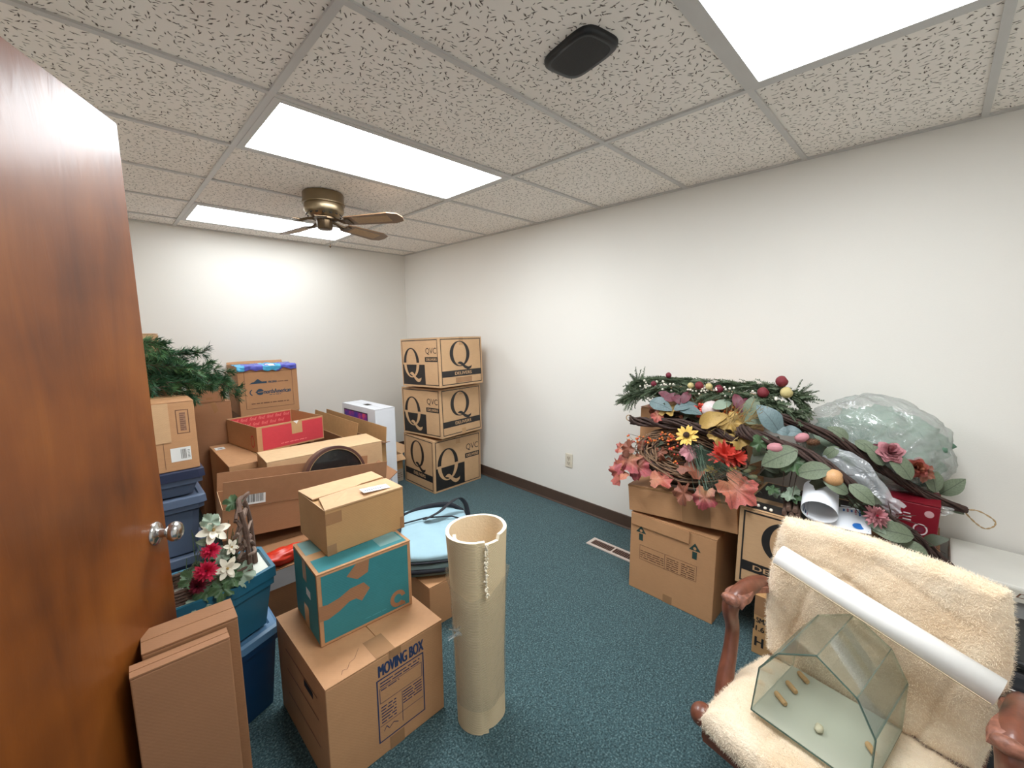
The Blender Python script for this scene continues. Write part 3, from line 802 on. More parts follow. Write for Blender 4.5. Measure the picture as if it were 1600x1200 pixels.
r_ = carton('small tan carton with white label, topmost of the front stack', (-1.984, -2.875, .6525, 1.2, .319, .268, .1745), K4, top='open', inner=K5)
W_, D_, H_ = .319, .268, .1745
def topflap(name, pts, zs, m, parent):
    bm = bmesh.new(); n = len(pts)
    t_ = [bm.verts.new((x, y, z+.004)) for (x, y), z in zip(pts, zs)]; b_ = [bm.verts.new((x, y, z)) for (x, y), z in zip(pts, zs)]
    bm.faces.new(t_); bm.faces.new(b_[::-1])
    for k in range(n): bm.faces.new((b_[k], b_[(k+1) % n], t_[(k+1) % n], t_[k]))
    return mk(name, bm, m, parent)
topflap('flap', [(-.1595, -.134), (-.002, -.134), (-.002, .134), (-.1595, .134)], [H_-.006]*4, K4, r_)
topflap('flap', [(.002, -.134), (.1595, -.134), (.1595, .134), (.002, .134)], [H_-.006]*4, K4, r_)
topflap('flap', [(-.1595, .134), (-.155, -.01), (.02, -.012), (.05, .02), (.1595, .03), (.1595, .134)], [H_, H_+.004, H_+.01, H_+.001, H_, H_], K2, r_)
topflap('flap', [(-.1595, -.134), (.1595, -.134), (.1595, .002), (.05, -.006), (-.02, -.03), (-.135, -.02)], [H_, H_, H_+.001, H_+.006, H_+.016, H_+.006], K2, r_)
bm = bmesh.new(); q = [bm.verts.new(c) for c in ((.0, -.115, H_+.017), (.115, -.115, H_+.008), (.118, -.07, H_+.010), (.003, -.07, H_+.019))]; bm.faces.new(q)
for k in range(9): 
    x = .012+k*.009; bx(bm, (x, -.105, H_+.0195-.07*x), (x+.004, -.09, H_+.0198-.07*x), 1)
mk('shipping_label', bm, [LBL, M('grey_ink', (150, 156, 172), .6)], r_)
for q in ((0, .118, .06, .162), (0, .0, .035, .04), (.30, .0, .319, .05)): p = pr(r_, 'front'); p.rect(*q, TAPEB, .0003); p.done('packing_tape', r_)

# ------------------------------------------------------------------ narrow upright cartons by the door
r_ = carton('tall narrow brown carton standing behind the door edge, the taller of two', (-2.555, -3.096, 0, -2, .21, .112, .655), K5, seam='x')
r_ = carton('tall narrow brown carton standing nearest the door, in front of its twin', (-2.585, -3.182, 0, -2, .205, .052, .64), K3, seam='x')

# ------------------------------------------------------------------ plastic totes
def tote(label, x0, x1, y0, y1, z0, z1, mb_, ml, inset=None, cham=.0, rim=.035, group=None, over=.012):
    cx, cy = (x0+x1)/2, (y0+y1)/2
    root = E('storage_tote', label, 'storage tote', (cx, cy, z0), group=group)
    a, b, H = (x1-x0)/2, (y1-y0)/2, z1-z0
    c = cham
    def ol(s, zz, ins=0):
        A_, B_ = a*s-ins, b*s-ins; k = max(.02, c)
        return [(-A_, -B_), (A_-k, -B_), (A_, -B_+k*.42), (A_, B_-.02), (A_-.02, B_), (-A_+.02, B_), (-A_, B_-.02)]
    def loft(levels):
        bm = bmesh.new(); rs = [[bm.verts.new((x, y, z)) for x, y in ol(s, z, i)] for s, i, z in levels]
        for r0, r1 in zip(rs, rs[1:]):
            n = len(r0)
            for k in range(n): bm.faces.new((r0[k], r0[(k+1) % n], r1[(k+1) % n], r1[k]))
        bm.faces.new(rs[0][::-1]); bm.faces.new(rs[-1])
        return bm
    mk('body', loft([(.9, over, 0), (.985, over, H-rim-.03), (.985, over*.3, H-rim-.03), (.99, over*.3, H-rim)]), mb_, root)
    if inset:
        lid = mk('lid', loft([(1, 0, H-rim), (1, 0, H), (1, .012, H), (1, .016, H-.012)]), ml, root)
        bm = bmesh.new(); pts = ol(1, 0, .017); bm.faces.new([bm.verts.new((x, y, H-.011)) for x, y in pts]); mk('lid_panel', bm, inset, lid)
    else:
        mk('lid', loft([(1, 0, H-rim), (1, .003, H-.006), (1, .012, H), (1, .03, H), (1, .036, H-.008)]), ml, root)
    return root
tote('teal plastic tote with frosted lid panel, under the twig chair flowers', -2.86, -2.262, -2.857, -2.585, .345, .58, TOTE, TOTE, FROST, .135, .04)
tote('deep blue tote with lighter rim on the floor under the teal tote', -2.86, -2.262, -2.857, -2.575, 0, .34, TOTED, TOTEL, None, .135, .03)
tote('upper slate blue tote with navy lid, under the labelled box', -2.86, -2.31, -1.715, -1.3, .575, .722, SLATE, NAVY, None, .03, .05, over=.03)
tote('lower slate blue tote beneath another slate blue tote', -2.86, -2.315, -1.72, -1.3, .24, .572, SLATE, SLATE, None, .03, .045, over=.03)
tote('dark slate tote on the floor at the bottom of the blue tote stack', -2.86, -2.315, -1.72, -1.3, 0, .237, NAVY, SLATE, None, .03, .045, over=.03)

# ------------------------------------------------------------------ left rear cartons
r_ = carton('brown carton with printed panel and barcode label on the slate blue totes', (-2.50, -1.48, .724, 0, .345, .43, .375), K1, seam='x', tape=TAPE)
p = pr(r_, 'front'); w_, h_ = p.w, p.h
p.frame(.262, h_-.175, .318, h_-.045, .004, INKBR); p.rect(.278, h_-.16, .304, h_-.06, M('faded_brown_ink', (150, 112, 88), .6), .0002); scribble(p, .279, h_-.158, .303, h_-.06, 9, INKBR, seed=7)
p.rect(.198, h_-.36, .2, h_-.06, INKBR); p.done('printed_panel', r_)
p = pr(r_, 'front'); p.rect(.225, .05, .312, .125, LBL, .0003); barcode(p, .268, .062, .292, .115, INK, 4, .0007); scribble(p, .297, .062, .307, .11, 6, INK, .0007, 5); p.done('barcode_label', r_)
bm = bmesh.new(); bx(bm, (-.1725, -.219, .16), (.062, -.2155, .37)); mk('flap', bm, K2, r_, label='flap hanging open on the left of the front')
r_ = carton('brown carton behind the labelled box, under the pine branches', (-2.55, -1.08, .60, 0, .45, .36, .55), K1, seam='x', tape=None)
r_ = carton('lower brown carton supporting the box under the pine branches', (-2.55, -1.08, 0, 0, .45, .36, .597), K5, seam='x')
r_ = carton('tall pinkish brown carton between the pine branches and the moving company box', (-2.0875, -.50, 0, -2, .235, .38, .928), K3, seam='x', tape=None)
p = pr(r_, 'front'); p.poly([(.10, .928), (.135, .928), (.15, .86), (.125, .84)], TAPEB, .0003); p.done('packing_tape', r_)
r_ = carton('short pinkish carton lying on the tall pinkish brown carton', (-2.105, -.50, .930, -3, .21, .36, .185), K3, seam='x')
p = pr(r_, 'front'); p.rect(0, .105, .21, .109, EDGE, .0004); p.rect(.085, .09, .125, .105, TAPEB, .0005); p.rect(.09, .02, .13, .035, TAPEB, .0005); p.done('packing_tape', r_)
r_ = carton('tall slim brown carton upright behind the pine branches at far left', (-2.45, -.42, 0, 0, .19, .3, 1.45), K2, seam='x', flaps=(('left', .1, 60, WBIN),))
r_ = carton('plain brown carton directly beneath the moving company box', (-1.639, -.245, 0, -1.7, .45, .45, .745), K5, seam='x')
r_ = carton('brown moving company box with navy logo by the back wall', (-1.639, -.245, .748, -1.7, .457, .457, .412), K1, top='open', flaps=(('back', .025, 60), ('front', .16, 180)), inner=K5, name='moving_box')
p = pr(r_, 'front'); w_, h_ = p.w, p.h
p.frame(.045, .055, .415, h_-.04, .0035, INKBR)
p.poly([(.08, .268), (.10, .282), (.115, .284), (.135, .302), (.145, .308), (.16, .296), (.175, .284), (.21, .284), (.21, .268)], INKG)
p.text('E. VIRGINIA', .205, .268, .29, .287, INKG, bold=.008); scribble(p, .295, .27, .38, .282, 1, INKBR, seed=2, t=.6)
p.ring(.105, .195, .028, .028, .02, .02, INKG, 0, 110, 250); p.disc(.155, .195, .028, .027, INKG); p.rect(.127, .192, .184, .198, K1, .0004)
p.poly([(.118, .195), (.138, .208), (.138, .182)], INKG, .0005)
p.text('northAmerican', .187, .176, .395, .213, INKG, bold=.008); scribble(p, .225, .160, .315, .168, 1, INKG, seed=4, t=.6)
scribble(p, .085, .09, .375, .106, 1, INKBR, seed=9, t=.5)
p.done('printed_lettering', r_)
p = pr(r_, 'right'); p.rect(.05, .09, .3, .094, INKBR); p.done('printed_lettering', r_)
# colourful plastic bag laid over its front edge
bm = bmesh.new(); rnd = random.Random(5)
nx, ny = 40, 14; gr = []
for i in range(nx+1):
    row_ = []
    for j in range(ny+1):
        u = i/nx; s = j/ny
        x = -.235+.455*u
        if s < .6: y = .02-s/.6*.262; z = .415+.012*noise.noise((u*9, s*7, 1))+.008
        else: y = -.244-.006*noise.noise((u*12, s*9, 4))-.004; z = .423-(s-.6)/.4*(.042+.03*noise.noise((u*7, 3, 0)))+.006*noise.noise((u*16, s*9, 5))
        row_.append(bm.verts.new((x, y + .009*noise.noise((u*14, s*6, 8))-.004, z+.008*abs(noise.noise((u*11, s*5, 3))))))
    gr.append(row_)
for i in range(nx):
    for j in range(ny):
        f = bm.faces.new((gr[i][j], gr[i+1][j], gr[i+1][j+1], gr[i][j+1]))
        q = noise.noise((i*.16, j*.22, 2)); f.material_index = 1 if (.42 < i/nx < .72 and q > -.2) or (i/nx < .12) else (2 if .5 < i/nx < .62 and q < -.25 else 0); f.smooth = True
bag = mk('plastic_bag', bm, [BAGV, BAGC, WHITEP], None, recalc=True)
bag.location = (-1.639, -.245, .748); bag.rotation_euler = (0, 0, R(-1.7))
so = bag.modifiers.new('film', 'SOLIDIFY'); so.thickness = .0015
tag(bag, 'blue and cyan plastic bag draped over the moving company box', 'plastic bag')

r_ = carton('long flat brown carton lying under the red printed box', (-1.93, -1.052, 0, 0, .43, .665, .6), K1, seam='y', tape=TAPE)
p = pr(r_, 'top'); p.rect(.015, .50, .075, .58, LBL); p.rect(.03, .515, .06, .55, M('grey_print', (150, 150, 150), .6), .0006); p.done('shipping_label', r_)
r_ = carton('open brown carton with a long raised flap, right of the red printed box', (-1.425, -.925, 0, 2, .25, .84, .585), K4, top='open', inner=K5, flaps=(('right', .15, 80, K4),))
r_ = carton('slim open brown carton squeezed against the white box, flap up', (-1.200, -1.02, 0, 2, .07, 1.10, .60), K4, top='open', inner=K5, flaps=(('right', .12, 86, K4), ('front', .07, 20, K5)))
r_ = carton('open shallow carton with bright red printed sides', (-1.733, -.916, .604, 10.3, .497, .49, .187), K1, top='open', inner=K1)
p = pr(r_, 'front'); w_, h_ = p.w, p.h; p.rect(.035, .012, w_-.008, h_-.012, RED); scribble(p, .16, .03, .36, .045, 1, REDT, .0005, 3); p.done('printed_panel', r_)
p = pr(r_, 'left'); p.ring(.42, .075, .028, .045, .021, .036, RED, 0, 0, 360); p.done('printed_panel', r_)
p = pr(r_, 'front'); p.rect(.245, .09, .325, h_+.001, TAPE, .0012); p.poly([(.26, h_), (.30, h_), (.285, h_-.025)], LBL, .0016); p.done('packing_tape', r_)
bm = bmesh.new(); y_ = .49/2-.0055
q = [bm.verts.new(c) for c in ((-.225, y_, .02), (.235, y_, .02), (.235, y_, .178), (-.225, y_, .178))]; bm.faces.new(q)
mk('printed_panel', bm, RED, r_)
bm = bmesh.new()
for row_ in range(3):
    for k in range(7):
        vs_, fs_ = text_geo('find', .01, .3)
        x0 = -.22+k*.066+(.02 if row_ % 2 else 0); z0 = .145-row_*.045
        if x0+.055 > .235: continue
        bv = [bm.verts.new((x0+.052*a_, y_-.0008, z0+.026*b_)) for a_, b_ in vs_]
        for f_ in fs_: bm.faces.new([bv[i] for i in f_])
mk('printed_lettering', bm, REDT, r_, recalc=False)
r_ = carton('long closed carton with pale top in front of the red printed box', (-1.62, -1.555, 0, -3, .745, .285, .664), K2, seam='x', flapmat=EDGE, seam_gap=.0004)
p = pr(r_, 'top'); p.rect(.36, .06, .44, .16, M('pale_stamp', (206, 176, 138), .6), .0009); p.rect(.37, .07, .43, .15, EDGE, .0012); p.done('printed_mark', r_)
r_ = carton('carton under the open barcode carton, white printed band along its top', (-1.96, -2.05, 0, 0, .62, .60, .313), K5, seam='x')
p = pr(r_, 'front'); p.rect(.0, .22, .62, .31, M('pale_grey_print', (196, 200, 206), .5), .0003); p.done('printed_panel', r_)
r_ = carton('large open carton with barcode label holding a round black tin', (-1.872, -1.925, .372, -5.2, .86, .318, .165, 0, 4.6), K3, top='open', inner=K3, flaps=(('front', .146, 87, K3), ('back', .105, 90, K3), ('right', .10, 40, K5)))
p = pr(r_, 'front'); p.rect(.0, .163, .86, .1665, EDGE, .002)
p.rect(.085, .175, .19, .235, LBL, .0065); barcode(p, .095, .185, .182, .228, INK, 8, .007); p.done('barcode_label', r_)
# round tin in it
root = E('round_tin', 'round black tin with maroon and gold rim inside the open barcode carton', 'tin', (-1.66, -1.875, .535), (R(80), R(4), R(2)))
bm = bmesh.new(); lathe(bm, [(0, -.06), (.19, -.06), (.196, -.055), (.196, .0), (.2, .002), (.2, .012)], 64); mk('band', bm, M('brown_enamel', (104, 74, 58), .4, var=.15), root, smooth=40)
bm = bmesh.new(); lathe(bm, [(.2, .012), (.199, .018), (.19, .02), (.178, .018), (.176, .010)], 64); mk('rim', bm, TINR, root, smooth=40)
bm = bmesh.new(); lathe(bm, [(.1765, .010), (.12, .011), (0, .012)], 64); mk('lid', bm, TIND, root, smooth=True)
bm = bmesh.new(); lathe(bm, [(.181, .0186), (.179, .0190), (.177, .0182)], 64); mk('gilt_line', bm, TING, root, smooth=True)

# white monitor carton
r_ = carton('tall white monitor carton with purple picture panel', (-1.009, -.993, 0, 4.5, .191, .557, .806), KW, seam='y', tape=None)
p = pr(r_, 'left'); w_, h_ = p.w, p.h
p.rect(.035, h_-.36, w_-.12, h_-.045, SCR)
def mat_art():
    m, n, l, p_ = new_mat('purple_swirl_picture')
    tc = n.new('ShaderNodeTexCoord'); a = n.new('ShaderNodeTexNoise'); a.inputs['Scale'].default_value = 5; a.inputs['Distortion'].default_value = 2.5
    l.new(tc.outputs['Object'], a.inputs['Vector']); r2 = n.new('ShaderNodeValToRGB'); e = r2.color_ramp.elements
    e[0].position = .35; e[0].color = (*lin((84, 66, 160)), 1); e[1].position = .62; e[1].color = (*lin((220, 90, 120)), 1); x = e.new(.5); x.color = (*lin((140, 60, 150)), 1)
    l.new(a.outputs['Fac'], r2.inputs[0]); l.new(r2.outputs[0], p_.inputs['Base Color']); p_.inputs['Roughness'].default_value = .3
    return m
p.rect(.045, h_-.35, w_-.13, h_-.055, mat_art(), .0006); p.done('picture_panel', r_)
p = pr(r_, 'front'); scribble(p, .06, .12, .085, .21, 8, INKB, seed=3); scribble(p, .12, .14, .135, .19, 5, INKB, seed=5); p.rect(.08, .42, .14, .426, LBL, .0006); p.done('printed_lettering', r_)
p = pr(r_, 'top'); p.rect(.07, .24, .12, .32, INK, .0003); p.rect(0, .553, .191, .557, INK); p.rect(0, 0, .191, .004, INK); p.done('handle_slot', r_)
r_ = carton('small open carton between the white monitor carton and the corner stack', (-.775, -.74, 0, 0, .23, .42, .27), K4, top='open', inner=K2, flaps=(('right', .10, 28, K2), ('front', .08, -30, K2)))
p = pr(r_, 'front'); scribble(p, .12, .03, .22, .09, 3, INKBR, seed=6); p.rect(.0, .0, .23, .12, M('grey_kraft_print', (150, 138, 122), .6), .0001); p.done('printed_panel', r_)

# red nylon bag
bm = bmesh.new(); bmesh.ops.create_icosphere(bm, subdivisions=4, radius=1)
for v in bm.verts:
    d = v.co.copy(); k = 1+.22*noise.noise(d*2.2)+.10*noise.noise(d*6)
    v.co = Vector((d.x*.13*k, d.y*.05*k, max(-.95, d.z)*.037*k))
    v.co.z += .035
o = mk('red_nylon_bag', bm, REDBAG, None, smooth=True); o.location = (-2.10, -2.40, .314); o.rotation_euler = (0, 0, R(6))
o.location = (-2.10, -2.29, .3135)
tag(o, 'crumpled red orange nylon bag between the teal tote and the teal carton', 'bag')

# ------------------------------------------------------------------ cooler bag on a low carton
r_ = carton('low brown carton on the floor under the blue cooler bag', (-1.415, -2.585, 0, 0, .43, .59, .222), K1, seam='x', tape=TAPE)
def padbox(w, d, t, n=24, k=.3, rr=.3):
    """soft cushion: rounded in plan (k) and along its edges (rr of thickness)"""
    bm = bmesh.new(); bmesh.ops.create_cube(bm, size=2)
    bmesh.ops.subdivide_edges(bm, edges=bm.edges[:], cuts=n, use_grid_fill=True)
    er = t*rr
    for v in bm.verts:
        x, y, z = v.co
        px, py = x*w/2*math.sqrt(1-k*y*y/2), y*d/2*math.sqrt(1-k*x*x/2)
        # pull in near top/bottom
        zz = z*t/2; e = max(0, abs(zz)-(t/2-er)); ins = er-math.sqrt(max(0, er*er-e*e))
        m_ = max(abs(x), abs(y))
        f_ = 1-(ins/(min(w, d)/2))*m_
        dome = 1
        v.co = Vector((px*f_, py*f_, zz))
    return bm
def cooler():
    root = E('cooler_bag', 'pale blue soft cooler bag with black straps on a low carton', 'bag', (-1.40, -2.60, .2245), (0, 0, R(-33)))
    bm = padbox(.40, .60, .095, 24, .22, .45)
    for v in bm.verts:
        if v.co.z > 0: v.co.z += .014*noise.noise(Vector((v.co.x*7, v.co.y*7, 2)))+.012*(1-(v.co.x/.2)**2)*(1-(v.co.y/.3)**2)
        v.co.z += .0475
    mk('body', bm, BAGG, root, smooth=True)
    bm = padbox(.385, .575, .03, 24, .22, .4)
    for v in bm.verts:
        if v.co.z > 0: v.co.z += .016*noise.noise(Vector((v.co.x*6, v.co.y*6, 2)))+.018*(1-(v.co.x/.2)**2)*(1-(v.co.y/.3)**2)
        v.co.z += .105
    mk('lid', bm, BAGB, root, smooth=True)
    def ring(z, w, d, r_, k=.22):
        bm = bmesh.new(); pts = []
        for i in range(72):
            t = 2*math.pi*i/72; s = max(abs(math.cos(t)), abs(math.sin(t))); x, y = math.cos(t)/s, math.sin(t)/s
            pts.append((x*w/2*math.sqrt(1-k*y*y/2), y*d/2*math.sqrt(1-k*x*x/2), z))
        tube(bm, pts, r_, 6, closed=True); return bm
    mk('piping', ring(.092, .395, .592, .006), BLKF, root, smooth=True)
    bm = ring(.05, .402, .602, .012); mk('zip_band', bm, BLKF, root, smooth=True)
    bm = bmesh.new(); tube(bm, [(-.19, .08, .132), (-.05, .10, .149), (.10, .085, .150), (.195, .07, .118)], .0045, 8); mk('piping', bm, BLKF, root, smooth=True, label='dark seam across the lid')
    bm = bmesh.new()
    def ribbon(path, wv, t=.003):
        P_ = cr(path, 8); w3 = Vector(wv); prv = None
        for q in P_:
            r4 = [bm.verts.new(q+w3*.5), bm.verts.new(q-w3*.5)]
            if prv: bm.faces.new((prv[0], prv[1], r4[1], r4[0]))
            prv = r4
    ribbon([(-.06, .06, .158), (.02, .10, .175), (.09, .16, .20), (.15, .195, .215), (.19, .18, .18), (.205, .14, .11)], (.022, -.044, .02))
    o = mk('shoulder_strap', bm, BLKF, root, smooth=True); so = o.modifiers.new('thick', 'SOLIDIFY'); so.thickness = .003
    bm = bmesh.new(); ribbon([(-.19, .20, .125), (-.10, .25, .135), (0, .285, .14), (.1, .275, .14), (.18, .23, .11)], (.0, .004, .03))
    o = mk('carry_handle', bm, BLKF, root, smooth=True); so = o.modifiers.new('thick', 'SOLIDIFY'); so.thickness = .003
cooler()

# ------------------------------------------------------------------ rolled rug
def rug():
    root = E('rolled_rug', 'rolled cream ribbed rug standing on end, wrapped in clear film', 'rug', (-1.731, -3.395, 0), (R(-1.2), 0, 0))
    H = .752
    def rad(z, t): return .102+.020*(z/H)**2+.004*math.sin(2*t+1)+.003*noise.noise((math.cos(t)*1.5, math.sin(t)*1.5, z*3))
    t0 = R(-118)   # loose edge faces the room
    bm = bmesh.new(); n = 96; nz = 40; th = .013
    turns = 1.28
    rows_ = []
    N = int(n*turns)
    for i in range(N+1):
        t = t0 - 2*math.pi*i/n
        inn = .019*(i/n)**1.5
        colv = []
        for j in range(nz+1):
            z = H*j/nz
            rr = rad(z, t)-inn - (.004 if i < 4 else 0)
            top = 0
            if j == nz: z -= .02*min(1, (i/n))*(1 if i > n*.9 else 0)
            colv.append((rr, z, t))
        rows_.append(colv)
    vo = [[bm.verts.new((r_*math.cos(t), r_*math.sin(t), z)) for r_, z, t in c] for c in rows_]
    vi = [[bm.verts.new(((r_-th)*math.cos(t), (r_-th)*math.sin(t), z)) for r_, z, t in c] for c in rows_]
    for i in range(N):
        for j in range(nz):
            bm.faces.new((vo[i][j], vo[i+1][j], vo[i+1][j+1], vo[i][j+1]))
            f = bm.faces.new((vi[i][j], vi[i][j+1], vi[i+1][j+1], vi[i+1][j])); f.material_index = 2
        f = bm.faces.new((vo[i][nz], vo[i+1][nz], vi[i+1][nz], vi[i][nz])); f.material_index = 1
        bm.faces.new((vo[i][0], vi[i][0], vi[i+1][0], vo[i+1][0]))
    for i in (0, N):
        for j in range(nz):
            f = bm.faces.new((vo[i][j], vo[i][j+1], vi[i][j+1], vi[i][j])); f.material_index = 1
    mk('rug', bm, [ROPE, SISALD, M('rug_backing', (226, 206, 174), .9, bump=.5, bscale=120)], root, smooth=50)
    bm = bmesh.new(); rnd = random.Random(3)
    for k in range(70):
        z = rnd.uniform(.545, .752); t = t0+rnd.uniform(-.03, .05); r_ = rad(z, t)+.001
        a = Vector((r_*math.cos(t), r_*math.sin(t), z))
        b = a+Vector((math.cos(t)*rnd.uniform(.002, .008)-math.sin(t)*rnd.uniform(-.008, .008), math.sin(t)*rnd.uniform(.002, .008)+math.cos(t)*rnd.uniform(-.008, .008), rnd.uniform(-.012, .006)))
        tube(bm, [a, (a+b)/2+Vector((0, 0, .002)), b], [.0035, .003, .001], 5)
    mk('frayed_edge', bm, SISALD, root, smooth=True)
    bm = bmesh.new(); nn = 96; mm = 40; g2 = []
    for i in range(nn):
        t = 2*math.pi*i/nn
        dt = (t-R(-135)+math.pi) % (2*math.pi)-math.pi
        ztop = .60-.055*math.exp(-(dt/.8)**2)+.018*noise.noise((math.cos(t)*3, math.sin(t)*3, 0))
        c = []
        for j in range(mm+1):
            z = .10+(ztop-.10)*j/mm; ff = ((t0-t) % (2*math.pi))/(2*math.pi); rr = rad(z, t)-.019*ff**1.5*(1-max(0, ff-.9)*10)+.003+.004*max(0, noise.noise((math.cos(t)*5, math.sin(t)*5, z*22)))+(.012*max(0, (j-mm+5)/5) if abs(dt) < 1.6 else 0)
            c.append(bm.verts.new((rr*math.cos(t), rr*math.sin(t), z)))
        g2.append(c)
    for i in range(nn):
        for j in range(mm): bm.faces.new((g2[i][j], g2[(i+1) % nn][j], g2[(i+1) % nn][j+1], g2[i][j+1]))
    mk('plastic_wrap', bm, WRAP, root, smooth=True)
    bm = bmesh.new(); rnd = random.Random(8)
    for k in range(26):
        a = Vector((-.112, -.01, .40)); d = Vector((rnd.uniform(-.04, .0), rnd.uniform(-.04, .03), rnd.uniform(-.03, .045)))
        b = a+d; pe = Vector((rnd.uniform(-.01, .01), rnd.uniform(-.01, .01), rnd.uniform(-.01, .01)))
        q = [bm.verts.new(x) for x in (a, a+pe, b+pe*.4, b)]; bm.faces.new(q)
    mk('wrap_scrap', bm, FILM, root)
rug()
# ------------------------------------------------------------------ right side cartons
r_ = carton('brown carton with up arrows and printed form, on the carpet by the floor vent', (-.38, -3.616, 0, -90, .462, .46, .45), K1, seam='x', tape=None)
p = pr(r_, 'front'); w_, h_ = p.w, p.h
for cx, cy in ((.065, .345), (.36, .355)):
    p.poly([(cx-.03, cy), (cx+.03, cy), (cx, cy+.04)], INKGN); p.rect(cx-.012, cy-.045, cx+.012, cy-.006, INKGN); p.disc(cx, cy+.012, .008, .008, K1, .0005)
p.frame(.06, .19, .375, .275, .0018, INKBR); p.rect(.205, .19, .207, .275, INKBR)
scribble(p, .065, .20, .20, .25, 4, INKBR, seed=1); scribble(p, .215, .195, .28, .265, 6, INKBR, seed=2); scribble(p, .295, .195, .365, .265, 6, INKBR, seed=3)
p.done('printed_form', r_)
p = pr(r_, 'front'); p.rect(.205, 0, .255, .045, TAPEB, .0003); p.done('packing_tape', r_)
bm = bmesh.new(); bx(bm, (-.225, -.238, .385), (.10, -.2335, .448)); mk('flap', bm, K1, r_, label='flap folded down over the front')
r_ = carton('shallow tilted brown carton carrying the grapevine wreath', (-.353, -3.644, .481, -88.1, .561, .5, .149, 0, -4.9), K1, seam='x', tape=TAPEB)
p = pr(r_, 'front'); p.rect(.0, .138, .561, .149, TAPEB, .0004); p.rect(.30, .0, .44, .149, TAPEB, .0003); p.done('packing_tape', r_)
r_ = carton('brown carton standing against the wall behind the wreath', (-.18, -3.57, .658, -90, .60, .30, .342), K1, seam='x')
r_ = carton('shallow brown carton under the cedar garland, topmost by the right wall', (-.21, -3.64, 1.003, -90, .54, .30, .107), K1, seam='x')
r_ = carton('delivery carton with large black initial, behind the arm of the fleece chair', (-.41, -4.15, .286, -90, .42, .42, .376), K2, seam='x')
p = pr(r_, 'front'); s_face(p, .17); p.done('printed_lettering', r_)
p = pr(r_, 'top'); p.rect(.012, .012, .41, .105, INK); p.rect(.012, .16, .41, .41, INK); p.done('printed_panel', r_)
r_ = carton('handwritten small carton on the carpet under the delivery carton, behind the chair', (-.45, -4.2025, 0, -90, .325, .42, .283), K4, seam='x')
p = pr(r_, 'front')
p.rect(0, .19, .325, .283, TAPEB, .0002)
p.text('SMALL', .012, .155, .085, .18, INK, .0004, bold=.02); p.text('1.6', .012, .115, .045, .14, INK, .0004, bold=.02); p.text('CU', .055, .115, .085, .14, INK, .0004)
p.text('H', .012, .04, .045, .085, INK, .0004, bold=.06); p.rect(.0, .12, .006, .165, INK, .0004); p.done('printed_lettering', r_)
r_ = carton('plain brown carton against the wall under the crimson box', (-.225, -4.485, 0, -90, .225, .39, .575), K5, seam='x')
r_ = carton('crimson box with white emblems leaning under the clear plastic bag', (-.255, -4.50, .577, -90, .165, .20, .195), REDBOX, seam='x', flapmat=REDBOX)
p = pr(r_, 'front'); wi = M('white_ink', (216, 200, 200), .5)
p.ring(.115, .085, .022, .024, .017, .019, wi); p.disc(.115, .085, .012, .012, M('plum_ink', (110, 40, 60), .5), .0004); p.ring(.135, .155, .014, .014, .0, .0, M('pink_grey_ink', (190, 150, 152), .5))
scribble(p, .06, .11, .085, .15, 3, wi, seed=3); scribble(p, .015, .14, .04, .19, 3, wi, seed=4); p.done('printed_emblem', r_)

# ------------------------------------------------------------------ bin and black case
root = E('storage_bin', 'off white lidded bin with handwritten tape, against the wall at right edge', 'storage bin', (-.21, -4.93, 0))
bm = bmesh.new()
lv = [(.145, .265, 0), (.16, .285, .485)]
rs = [[bm.verts.new((sx*a, sy*b, z)) for sx, sy in ((-1, -1), (1, -1), (1, 1), (-1, 1))] for a, b, z in lv]
for k in range(4): bm.faces.new((rs[0][k], rs[0][(k+1) % 4], rs[1][(k+1) % 4], rs[1][k]))
bm.faces.new(rs[0][::-1]); bm.faces.new(rs[1])
o = mk('body', bm, GBIN, root)
lid = mk('lid', box_bm((-.175, -.30, .487), (.175, .30, .548), .008), WBIN, root)
bm = bmesh.new(); bx(bm, (-.1768, -.16, .492), (-.1752, .24, .536)); tp = mk('masking_tape', bm, MASK, root)
vs_, fs_ = text_geo('DAVID L Jo', .0, .25)
bm = bmesh.new()
bv = [bm.verts.new((-.1772, .135-.24*x, .502+.024*y)) for x, y in vs_]
for f_ in fs_: bm.faces.new([bv[i] for i in f_])
mk('handwriting', bm, INKBR, tp, recalc=False)
root = E('black_case', 'black plastic case with chrome bars at the right edge behind the chair', 'case', (-.60, -4.95, 0))
mk('body', box_bm((-.15, -.2, .0), (.15, .22, .43), .02, 3), CHAR, root)
mk('lid', box_bm((-.155, -.205, .432), (.155, .225, .465), .012, 3), BLK, root)
for k in range(3):
    bm = bmesh.new(); tube(bm, [(-.165, .20, .30+k*.035), (-.165, -.18, .30+k*.035)], .006, 8); mk('chrome_bar', bm, CHROME, root, smooth=True)
bm = bmesh.new(); tube(bm, [(-.15, .14, .40), (-.19, .13, .36), (-.195, .10, .28), (-.18, .07, .22), (-.15, .06, .20)], .009, 8); mk('handle', bm, BLK, root, smooth=True)

